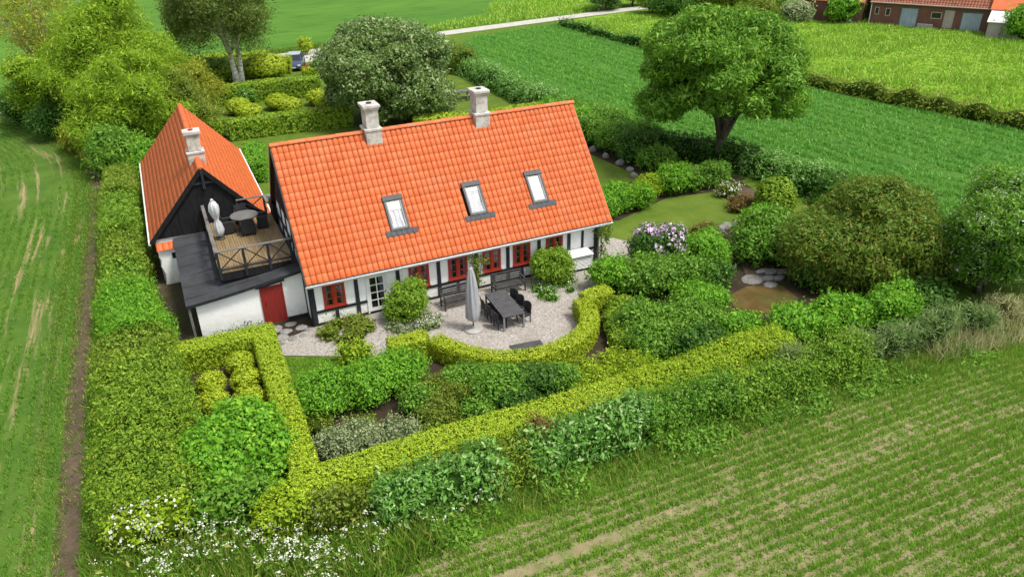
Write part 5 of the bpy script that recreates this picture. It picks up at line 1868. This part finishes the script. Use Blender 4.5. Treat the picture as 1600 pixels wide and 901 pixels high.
# ------------------------------------------------------------------ front garden shrubs
shrub('spreading_maple', 'broad low bright green maple-like shrub in the front bed', 'shrub', mound(-.9, -6.1, 1.2, 1.15, 1.35, 7, 30) + mound(.75, -6.2, 1.3, 1.2, 1.4, 8, 31) + mound(2.0, -6.0, 1.1, 1.1, 1.4, 7, 32), 'bright', .115, 44, 9, .42, .12, .12, seed=101, out=.2)
gsh = [(4.15, -7.55, .95, .85, 1.1, 'mid', .14, 'mid green leafy shrub left of the dark green pair, inside the front hedge'), (5.1, -8.7, 1.1, .95, 1.3, 'mid', .14, 'rounded green shrub close to the front hedge middle'),
       (6.5, -8.95, 1.1, .9, 1.25, 'dark', .14, 'dark green shrub beside the golden ground cover'), (3.3, -8.35, .75, .7, 1.0, 'olive', .11, 'dull olive shrub right of the bright maple'),
       (2.6, -9.1, .9, .7, .95, 'olive', .11, 'small olive-brown shrub near the front hedge'), (-.75, -9.15, 1.15, .85, 1.1, 'grey', .10, 'grey-pink dry looking shrub in the left corner of the front bed'),
       (.85, -9.45, 1.0, .7, .95, 'grey', .10, 'grey-green sparse shrub right of the dry looking one'), (.95, -3.55, .75, .55, .85, 'lime', .11, 'small lime leaved shrub at the edge of the gravel path'),
       (7.6, -8.7, .8, .55, .85, 'mid', .13, 'green shrub touching the lowest bend of the curved hedge')]
gsh += [(2.3, -7.9, .8, .6, .9, 'mid', .12, 'small green shrub tucked behind the bright maple'), (3.2, -7.35, .65, .55, .85, 'olive', .11, 'olive shrub wedged between bright maple and mid green shrub'), (3.9, -9.45, .8, .55, .9, 'mid', .12, 'low green shrub pressed against the front hedge middle'),
        (5.7, -7.95, .8, .6, .85, 'mid', .12, 'green shrub under the curved hedge near the slab seat'), (5.4, -9.6, .8, .5, .95, 'dark', .12, 'dark low shrub along the front hedge'), (7.4, -9.3, .8, .6, 1.1, 'mid', .12, 'green shrub at the left end of the golden ground cover'),
        (-1.35, -7.5, .5, .6, .6, 'olive', .10, 'small olive tuft beside the straight hedge'), (1.9, -9.9, .6, .45, .7, 'hg2', .10, 'low dull shrub right beside the front hedge left part'), (-.1, -8.3, .6, .5, .7, 'olive', .10, 'olive dwarf shrub between bright maple and grey shrub')]
for k, (x, y, rx, ry, h, mt, sz, lb) in enumerate(gsh):
    shrub('garden_shrub', lb, 'shrub', mound(x, y, rx, ry, h, 7, 40 + k), mt, sz * .88, 50, 8, .5, .10, .12, 'shrubs in the front bed', 110 + k)
gold = []
for k in range(26):
    x, y = rng.uniform(7.6, 11.2), rng.uniform(-10.1, -8.45)
    gold.append((x, y, .28, .55, .5, .48))
shrub('golden_cover', 'low yellow-green spreading ground cover inside the front hedge', 'ground cover', gold, 'lime', .10, 36, 8, .4, .09, .12, seed=125)
rsh = [(12.6, -6.9, 1.3, 1.0, 1.35, 'mid', 'mid green shrub behind the golden lumps'), (12.2, -8.6, 1.3, 1.0, 1.4, 'mid', 'leafy green shrub between golden ground cover and front hedge'),
       (14.2, -7.9, 1.5, 1.2, 1.45, 'mid', 'broad green shrub in the bed left of the brown moss'), (13.6, -9.5, 1.2, .8, 1.3, 'dark', 'dark green shrub right behind the overgrown hedge'),
       (15.9, -6.6, 1.3, 1.2, 1.3, 'bright', 'bright green shrub at the left edge of the brown moss'), (15.9, -9.2, 1.1, .8, 1.2, 'bright', 'fresh green shrub near the rounded hedge end'),
       (13.5, -2.9, 1.05, .9, 1.5, 'bright', 'light green shrub in front of the white heat pump box'), (14.9, -4.0, 1.5, 1.2, 1.75, 'mid', 'large leafy green shrub right of the hedge block'),
       (16.6, -4.6, 1.2, 1.0, 1.6, 'mid', 'green shrub below the pink rhododendron'), (18.5, -3.3, 1.35, 1.2, 2.0, 'bright', 'bright green bush right of the pink rhododendron'),
       (17.9, -4.9, 1.0, .8, 1.2, 'dark', 'low dark green shrub beside the moss and stones')]
for k, (x, y, rx, ry, h, mt, lb) in enumerate(rsh):
    shrub('leafy_shrub', lb, 'shrub', mound(x, y, rx, ry, h, 8, 60 + k), mt, .125, 44, 8, .55, .12, .12, 'leafy shrubs right of the terrace', 130 + k)
shrub('rhododendron', 'rhododendron covered in pale pink flowers beside the right lawn', 'shrub', mound(16.6, -2.2, 1.5, 1.3, 2.2, 8, 75), 'dark', .15, 30, 8, .5, .13, .10, seed=145, flowers=('pf', .75, .13, lambda P: (P[:, 2] > .7) & (P[:, 0] > 15.7 - .3 * np.sin(P[:, 1] * 3))))
# round bushes with white-flowered cover at the farmhouse wall
shrub('round_bush', 'rounded leafy green bush at the wall right of the white terrace door', 'bush', mound(3.95, -1.25, .98, .95, 1.75, 9, 80, .36), 'rb', .10, 70, 8, .5, .085, .07, seed=150)
shrub('round_bush', 'rounded leafy green bush at the wall left of the heat pump box', 'bush', mound(11.35, -1.0, 1.0, .9, 1.65, 9, 81, .36), 'rb', .10, 70, 8, .5, .085, .07, seed=151)


def low_cover(name, label, cat, poly, mat, fl, seed, h=.22, size=.09):
    q = scatter(poly, 9, seed)
    L = [(x, y, h * .4, .26, .24, h * (.7 + .5 * ((k * 37) % 10) / 10)) for k, (x, y) in enumerate(q)]
    return shrub(name, label, cat, L, mat, size, 50, 6, .45, .06, .1, None, seed, flowers=fl, core=.7)


low_cover('flower_cover', 'white-dotted low ground cover round the bush by the terrace door', 'ground cover', [(2.6, -2.5), (3.4, -3.2), (4.6, -2.9), (5.1, -1.9), (4.9, -1.1), (3.2, -.9)], 'grey', ('wf', .22, .06, None), 155)
low_cover('flower_cover', 'white-dotted low ground cover under the bush by the heat pump', 'ground cover', [(9.9, -2.2), (10.4, -2.7), (11.4, -2.5), (12.2, -1.9), (12.3, -1.2), (10.4, -1.0)], 'mid', ('wf', .22, .06, None), 156)
low_cover('juniper', 'low spreading dark juniper under the left farmhouse window', 'shrub', [(.15, -1.0), (.3, -2.0), (1.0, -2.4), (2.0, -1.9), (2.2, -.9), (1.6, -.4), (.5, -.35)], 'olive', None, 157, .34, .13)
shrub('wall_weeds', 'thin weeds growing along the foot of the white outbuilding wall', 'plant', [(x, .9 + .05 * math.sin(x * 9), .12, .18, .14, .16 + .1 * abs(math.sin(x * 5))) for x in np.linspace(-3.9, -2.2, 12)], 'dark', .10, 40, 6, .35, .09, .3, seed=158, core=0)
# climbing roses
cr = thing('climbing_rose', 'climbing rose on a post between the farmhouse windows behind the parasol', 'plant', (7.72, -.14, 0))
m = MB(); m.tube([(0, 0, 0), (.05, 0, .6), (-.06, -.02, 1.2), (.03, 0, 1.8)], [.03, .025, .02, .012], 6); m.tube([(.05, 0, .5), (.25, -.03, 1.0), (.12, -.03, 1.7)], [.02, .015, .01], 6); m.build('stem', M['bark'], cr)
shrub('foliage', None, None, [(.12, -.10, 1.45, .36, .16, .40), (.05, -.08, 1.0, .22, .14, .35), (.0, -.08, .45, .20, .15, .35), (.3, -.1, 1.55, .25, .15, .25), (-.3, -.08, 1.85, .22, .14, .16)], 'olive', .10, 40, 6, .55, .08, .2, seed=160, core=0, parent=cr)
cr = thing('climbing_rose', 'climbing rose at the right-hand corner of the farmhouse', 'plant', (14.55, -.05, 0))
m = MB(); m.tube([(0, 0, 0), (.12, 0, .7), (.05, -.02, 1.4), (.1, 0, 2.0)], [.03, .025, .02, .012], 6); m.build('stem', M['bark'], cr)
shrub('foliage', None, None, [(.1, -.05, 1.7, .45, .3, .4), (.25, 0, 1.2, .3, .3, .4), (-.2, -.1, 1.75, .3, .16, .25), (.15, 0, .5, .2, .2, .35)], 'rust', .11, 40, 6, .55, .09, .2, seed=161, core=0, parent=cr)

# ------------------------------------------------------------------ right side: mound tree, flowering tree, globe, bushes
tree('weeping_shrub_tree', 'huge dome-shaped olive tree with reddish tinge reaching the ground at right', 'tree', (25.4, -7.2), 2.0, .30,
     [(x, y, z, a, b, c) for x, y, z, a, b, c in crown(0, 0, 1.8, 3.2, 2.9, 2.4, 66, .80, 90, -.75, 7, .10)], 'rust', .165, 27, 9, .45, .16, .13, seed=170, core=.74)
shrub('dark_bush', 'dark green bush hanging over the path left of the dome-shaped tree', 'bush', mound(22.2, -3.4, 1.7, 1.5, 2.3, 9, 91), 'mid', .16, 28, 8, .55, .14, .12, seed=171)
shrub('dark_bush', 'brighter green bush beside the low stone wall at the lawn corner', 'bush', mound(23.4, -2.1, 1.4, 1.3, 2.0, 8, 92), 'bright', .15, 28, 8, .55, .14, .12, seed=172)
shrub('dark_bush', 'dark low bush at the foot of the dome-shaped tree above the moss', 'bush', mound(22.2, -6.9, 1.1, 1.2, 1.2, 7, 93), 'dark', .15, 28, 8, .55, .14, .12, seed=173)
for k, (x, y, rx, h, mt, lb) in enumerate(((17.9, -10.2, 1.2, 1.45, 'bright', 'bright leafy shrub just right of the rounded hedge end'), (20.0, -10.6, 1.5, 1.55, 'bright', 'bright leafy shrub below the brown moss'),
                                           (22.4, -11.1, 1.5, 1.65, 'bright', 'largest bright leafy shrub in front of the dome-shaped tree'))):
    shrub('bright_shrub', lb, 'shrub', mound(x, y, rx, .95, h, 8, 95 + k), mt, .14, 42, 8, .6, .12, .10, 'bright leafy shrubs right of the long hedge', 175 + k)
for k, (x, y, rx, h, mt, lb) in enumerate(((28.4, -8.6, 1.8, 1.5, 'dark', 'dark undergrowth bush between dome-shaped tree and blossom tree'), (30.6, -9.4, 1.6, 1.3, 'dark', 'dark undergrowth bush behind the blossom tree trunk'), (27.6, -3.4, 1.7, 1.8, 'mid', 'green bush half hidden behind the dome-shaped tree'),
                                           (29.6, -5.6, 1.6, 1.6, 'olive', 'olive bush at the field edge behind the dome-shaped tree'), (24.8, -10.9, 1.2, 1.3, 'dark', 'dark shrub right of the bright leafy shrub row'))):
    shrub('undergrowth', lb, 'bush', mound(x, y, rx, rx * .85, h, 8, 190 + k), mt, .16, 30, 8, .5, .14, .14, 'undergrowth at the right garden end', 300 + k)
ball(26.3, .45, 1.12, 2.3, 'clipped green globe bush at the right lawn corner', 'boxdark', 'topiary', 'globe_bush', seed=180, size=.12)
tree('flowering_tree', 'slender tree with pale white blossom at the right edge of the garden', 'tree', (28.6, -11.0), 2.3, .16,
     [(x, y, z, a, b, c) for x, y, z, a, b, c in crown(.2, 0, 3.0, 2.2, 2.1, 2.5, 36, .7, 101, -.8, 4)], 'mid', .15, 30, 8, .45, .16, .14, seed=181, flowers=('wf', .20, .06), core=.55, stems=2)
tree('flowering_tree', 'second blossom-dotted tree cut by the right picture edge', 'tree', (31.4, -11.6), 2.0, .15,
     [(x, y, z, a, b, c) for x, y, z, a, b, c in crown(0, 0, 3.2, 1.6, 1.6, 1.7, 14, .75, 102, -.6, 3)], 'mid', .15, 30, 8, .45, .16, .14, seed=182, flowers=('wf', .10, .06), core=.5)
shrub('brown_heather', 'reddish-brown heathery shrub edging the right lawn', 'shrub', mound(25.3, 2.0, .9, .9, .75, 6, 110), 'brown', .11, 34, 7, .35, .11, .15, seed=183)
shrub('brown_heather', 'brown heathery tuft in front of the low stone wall', 'shrub', mound(21.5, .55, .9, .35, .45, 5, 111), 'brown', .11, 34, 7, .35, .11, .15, seed=184)
shrub('white_flower', 'small white-flowering shrub at the top corner of the right lawn', 'shrub', mound(26.0, 4.1, .8, .6, .8, 5, 112), 'olive', .11, 34, 7, .4, .11, .12, seed=185, flowers=('wf', .35, .10, None))
# clipped bushes at the top of the right lawn
for k, (x, y, rx, h, mt, lb) in enumerate(((17.6, 4.65, .95, 1.35, 'bright', 'clipped bush nearest the farmhouse at the right lawn'), (18.9, 5.15, 1.15, 1.55, 'bright', 'tallest clipped bush in the left group at the right lawn'), (20.2, 5.15, 1.0, 1.4, 'bright', 'right-hand clipped bush of the left group at the right lawn'),
                                           (21.9, 6.45, .95, 1.4, 'lime', 'sharply clipped light green bush right of the gap'), (23.3, 6.05, 1.25, 1.75, 'bright', 'large round bush in the middle of the right-hand clipped group'), (24.7, 6.15, .85, 1.55, 'mid', 'narrow bush between two larger ones at the lawn top'),
                                           (26.2, 5.85, 1.05, 1.6, 'mid', 'rightmost leafy bush of the clipped group below the big tree'))):
    shrub('clipped_bush', lb, 'bush', mound(x, y, rx, .95, h, 7, 115 + k), mt, .12, 44, 8, .5, .10, .07, 'clipped bushes at the top of the right lawn', 190 + k)
# shrub bank behind the rear lawn
for k, (x, y, rx, h, mt, lb) in enumerate(((23.5, 22.0, 1.5, 2.0, 'bright', 'light green bank shrub nearest the roof corner'), (23.9, 19.6, 1.5, 2.1, 'bright', 'second light green bank shrub behind the roof edge'), (24.3, 17.2, 1.5, 2.0, 'mid', 'mid green bank shrub above the boulders'),
                                           (24.6, 14.9, 1.5, 2.0, 'mid', 'green bank shrub above the largest grey boulder'), (24.8, 12.6, 1.5, 1.9, 'dark', 'dark bank shrub left of the big tree'), (25.0, 10.4, 1.3, 1.5, 'mid', 'bank shrub behind the clipped bushes'))):
    shrub('bank_shrub', lb, 'shrub', mound(x, y, rx, 1.4, h, 8, 125 + k), mt, .17, 24, 8, .5, .15, .12, 'shrubs on the boulder bank', 200 + k)

# ------------------------------------------------------------------ hedge between garden and green field
fh = [([(24.6, 47), (24.4, 42.5)], 'rust', 2.4, 2.3, 'brownish tall stretch at the far end of the field hedge'), ([(24.7, 42.5), (25.0, 33)], 'laurel', 2.3, 1.55, 'light-leaved far stretch of the hedge along the green field'),
      ([(25.0, 33), (25.3, 24)], 'laurel', 2.4, 1.6, 'light-leaved stretch of the field hedge above the farmhouse ridge'), ([(25.4, 24), (26.7, 14)], 'mid', 2.5, 1.8, 'mid green stretch of the field hedge left of the big tree'),
      ([(26.9, 14), (28.4, 11.5), (30.4, 7)], 'dark', 2.0, 1.5, 'dark stretch of the field hedge under the big tree'), ([(30.3, 7.2), (31.2, 1.2)], 'laurel', 2.4, 1.6, 'light-leaved stretch of the field hedge right of the big tree'),
      ([(30.6, 1.0), (32.3, -4.5)], 'dark', 2.4, 1.8, 'dark stretch of the field hedge behind the clipped globe')]
for k, (pth, mt, w, h, lb) in enumerate(fh):
    hedge('garden_hedge', lb, 'hedge', densify(pth, 1.5), w, h, mt, .5, .19, 17, 7, .45, .15, .18, .10, 'stretches of the hedge along the green field', 210 + k, .6)
hedge('scrub_bank', 'dark rough hedge bank between green crop and bright meadow', 'hedge', densify([(48.6, 33), (50.3, 23), (52.4, 12.5), (55.0, 3), (57.5, -8)], 2), 1.7, 1.1, 'olive', .6, .26, 9, 7, .35, .25, .35, .2, seed=220, out=.8)
hedge('scrub_bank', 'thin dark hedge strip between green crop and the roadside meadow', 'hedge', densify([(45.8, 62.5), (46.0, 54), (46.6, 47), (48.2, 35)], 2), 1.2, .9, 'dark', .6, .26, 8, 7, .35, .25, .35, .2, seed=221, out=.8)

# ------------------------------------------------------------------ rear garden hedges and topiary
rh = [([(.3, 31.0), (4.5, 31.0), (9.6, 30.4)], 1.3, 1.55, 'boxdark', 'long clipped hedge behind the rear lawn strip, left of the pale round tree'), ([(-1.6, 32.0), (-.2, 31.2)], 1.4, 1.5, 'boxdark', 'short clipped hedge piece beyond the barn roof'),
      ([(.2, 42.3), (4.5, 42.3), (9.6, 41.6)], 1.4, 1.7, 'boxdark', 'farther long clipped hedge in front of the birch'), ([(.6, 20.0), (1.2, 24.8)], 1.3, 1.4, 'bright', 'bright clipped hedge between barn roof and farmhouse'),
      ([(17.4, 25.2), (21.5, 25.4), (25.0, 25.3)], 1.3, 1.05, 'box', 'yellow clipped hedge behind the farmhouse ridge right of the chimney'), ([(13.6, 26.6), (17.6, 25.0)], 1.6, 1.15, 'box', 'yellow clipped hedge end left of the right chimney'),
      ([(-3.0, 57.8), (2.0, 57.2), (7.2, 56.6)], 1.3, 1.6, 'box', 'far yellow clipped hedge in front of the green field'), ([(4.4, 53.6), (9.0, 52.2)], 1.3, 1.7, 'box', 'yellow clipped hedge beside the parked car'),
      ([(9.4, 48.6), (14.0, 48.0)], 1.0, 1.1, 'lime', 'low lime hedge below the red picket fence')]
for k, (pth, w, h, mt, lb) in enumerate(rh):
    hedge('rear_hedge', lb, 'hedge', densify(pth, 1.5), w, h, mt, .16, .125, 60, 6, .5, .06, .03, .02, 'clipped hedges of the rear garden', 230 + k)
for k, (x, y, s, h, lb) in enumerate(((1.9, 38.3, 1.0, 1.35, 'rear golden ball of the left pair behind the long clipped hedge'), (2.5, 36.6, 1.05, 1.2, 'front golden ball of the left pair behind the long clipped hedge'),
                                      (5.2, 38.2, 1.05, 1.35, 'rear golden ball of the middle pair in the rear garden'), (5.9, 36.9, 1.05, 1.2, 'front golden ball of the middle pair in the rear garden'),
                                      (8.6, 38.0, 1.0, 1.35, 'golden ball beside the pale round tree in the rear garden'), (8.9, 36.4, .9, 1.1, 'lower golden ball in front of the one by the pale round tree'))):
    ball(x, y, s, h, lb, group='golden balls of the rear garden', seed=240 + k, size=.14)
for k, (x, y, s, h, lb, mt) in enumerate(((1.2, 52.0, 2.4, 2.2, 'big dark clipped dome left of the birch trunk', 'boxdark'), (6.2, 50.6, 2.1, 2.4, 'big golden clipped dome right of the birch trunk', 'boxball'))):
    ball(x, y, s, h, lb, mt, 'topiary', 'topiary_dome', 'clipped domes by the birch', 250 + k, .18)
shrub('yellow_pillar', 'small square yellow clipped bush at the far driveway corner', 'topiary', [(12.2, 61.0, .9, .8, .8, 1.0)], 'box', .16, 40, 6, .45, .08, .05, seed=255)

# ------------------------------------------------------------------ trees
big = crown(.0, .1, 6.15, 5.0, 4.9, 4.1, 94, .84, 143, -.60, 6, .12)
tree('broadleaf_tree', 'large dark green broad-crowned tree with forked trunk at the field hedge', 'tree', (29.0, 8.9), 3.2, .42, big, 'tree', .25, 17, 10, .42, .20, .10, seed=260, forks=16, core=.5, top=5.6)
rd = crown(0, 0, 3.9, 5.2, 5.0, 4.1, 80, 1.0, 131, -.88, 7, .05)
tree('round_whitebeam', 'big round grey-green tree with pale blossom behind the farmhouse ridge', 'tree', (13.0, 30.9), 2.2, .35, rd, 'silver', .23, 15, 10, .5, .18, .10, seed=261, forks=8, core=.78, flowers=('wf', .02, .08))
bi = crown(-1.0, 0, 7.4, 5.4, 4.6, 4.3, 44, .85, 132, -.6, 4)
tree('birch_tree', 'drooping birch with white double trunk in front of the far green field', 'tree', (3.3, 48.6), 6.0, .34, bi, 'birch', .22, 13, 9, .35, .28, .3, 'whitebark', seed=262, forks=9, core=0, droop=3.6, stems=2, top=10)
L1 = crown(0, 0, 5.0, 5.2, 4.5, 4.1, 60, 1.05, 133, -.8, 5, .3)
tree('willow_tree', 'tall yellow-green willow-like tree left of the barn ridge', 'tree', (-6.6, 39.0), 2.6, .35, L1, 'willow', .26, 13, 9, .26, .27, .28, seed=263, core=.45, forks=26, tilt=.8)
L2 = crown(0, 0, 3.6, 3.4, 3.2, 3.1, 40, .9, 134, -.85, 4, .3)
tree('willow_tree', 'darker green willow-like tree close behind the barn rear', 'tree', (-6.2, 31.0), 2.0, .3, L2, 'willow', .23, 15, 9, .28, .25, .26, seed=264, core=.5, forks=22, tilt=.8)
L3 = crown(0, 0, 6.6, 3.6, 3.4, 4.8, 34, .9, 135, -.6, 2, .3)
tree('sparse_tree', 'tall sparse yellowish tree at the far left edge with bare twigs showing', 'tree', (-11.8, 46.0), 5.5, .3, L3, 'goldtree', .24, 5, 6, .35, .34, .35, 'twig', seed=265, core=0, forks=22, top=10.5)
L4 = crown(0, 0, 3.3, 3.4, 3.2, 2.8, 34, .9, 136, -.85, 3, .3)
tree('willow_tree', 'rounded yellow-green tree between the tall willow and the left picture edge', 'tree', (-10.6, 41.0), 1.6, .25, L4, 'willow', .24, 13, 9, .4, .26, .2, seed=266, core=.62)
L5 = crown(0, 0, 2.5, 2.7, 2.4, 1.9, 30, .75, 137, -.6, 2, .3)
tree('spreading_tree', 'low spreading golden-green tree behind the barn ridge tip', 'tree', (-1.9, 39.0), 1.6, .2, L5, 'goldtree', .20, 14, 8, .35, .22, .2, seed=267, core=.5)
L6 = crown(0, 0, 3.0, 2.2, 2.1, 2.5, 26, .65, 138, -.8, 2, .3)
tree('spreading_tree', 'olive tree with fine branches right above the barn roof', 'tree', (-3.2, 33.5), 1.8, .2, L6, 'olive', .20, 12, 8, .3, .24, .25, seed=268, core=.4, forks=10)
for k, (x, y, rx, h, mt, lb) in enumerate(((-7.2, 26.2, 1.9, 3.0, 'mid', 'leafy dark green bush at the top of the left field hedge'), (-5.4, 24.6, 1.5, 2.4, 'bright', 'leafy bush touching the rear corner of the barn roof'), (-8.3, 29.5, 1.6, 2.4, 'goldtree', 'golden-green bush on the curve of the left field'),
                                           (-9.6, 33.6, 1.7, 2.2, 'goldtree', 'yellowish shrub farther up the curve of the left field'), (-11.6, 38.2, 2.0, 2.6, 'dark', 'dark bush under the rounded willow at the left'), (-14.0, 43.5, 2.2, 3.0, 'dark', 'dark bush beside the pale road at the left edge'),
                                           (-3.6, 27.5, 1.4, 2.2, 'dark', 'dark bush hidden behind the barn roof edge'), (2.9, 39.9, .7, 1.6, 'mid', 'small bush with white blossom by the rear hedge'))):
    shrub('wild_bush', lb, 'bush', mound(x, y, rx, rx * .95, h, 9, 140 + k), mt, .22, 18, 8, .45, .19, .16, 'bushes at the rear left', 270 + k, flowers=('wf', .1, .10, None) if k == 7 else None)
for k, (x, y, rx, h, mt, lb) in enumerate(((57.0, 70.2, 1.9, 4.6, 'dark', 'small dark tree on the far roadside with pale blossom'), (62.5, 71.6, 1.7, 4.0, 'dark', 'second small blossom-dotted tree along the far road'), (62.0, 61.0, 2.2, 3.4, 'dark', 'dark round bush on the meadow corner by the road'),
                                           (68.5, 60.5, 3.2, 4.4, 'olive', 'broad grey-green bush above the big tree'), (61.2, 64.5, 1.6, 3.0, 'willow', 'yellow-green bush beside the dark round one'))):
    tree('roadside_tree', lb, 'tree', (x, y), h * .35, .18, [(a, b, c + h * .58, d, e_, f_) for a, b, c, d, e_, f_ in crown(0, 0, 0, rx, rx, h * .45, 14, rx * .42, 150 + k, -.8, 3)], mt, .34, 9, 8, .45, .3, .18, seed=280 + k, group='small trees along the far road', flowers=('wf', .12, .16) if k < 2 else None, core=.65)
for k, (x, y, rx, h, mt, lb) in enumerate(((77.6, 45.6, 2.2, 3.2, 'bright', 'bright bush covering the left corner of the brick barn'), (73.0, 49.0, 2.0, 2.2, 'grey', 'greyish bushes left of the brick barn'), (69.5, 52.5, 2.4, 2.4, 'olive', 'olive bushes on the far meadow edge'),
                                           (85.4, 26.6, 2.6, 3.6, 'bright', 'bright green bush at the right picture edge by the orange-roofed house'), (73.5, 56.0, 3.0, 3.5, 'mid', 'green bush at the top edge near the brick shed'))):
    shrub('meadow_bush', lb, 'bush', mound(x, y, rx, rx * .9, h, 8, 160 + k), mt, .38, 8, 8, .45, .3, .15, 'bushes by the brick buildings', 290 + k)
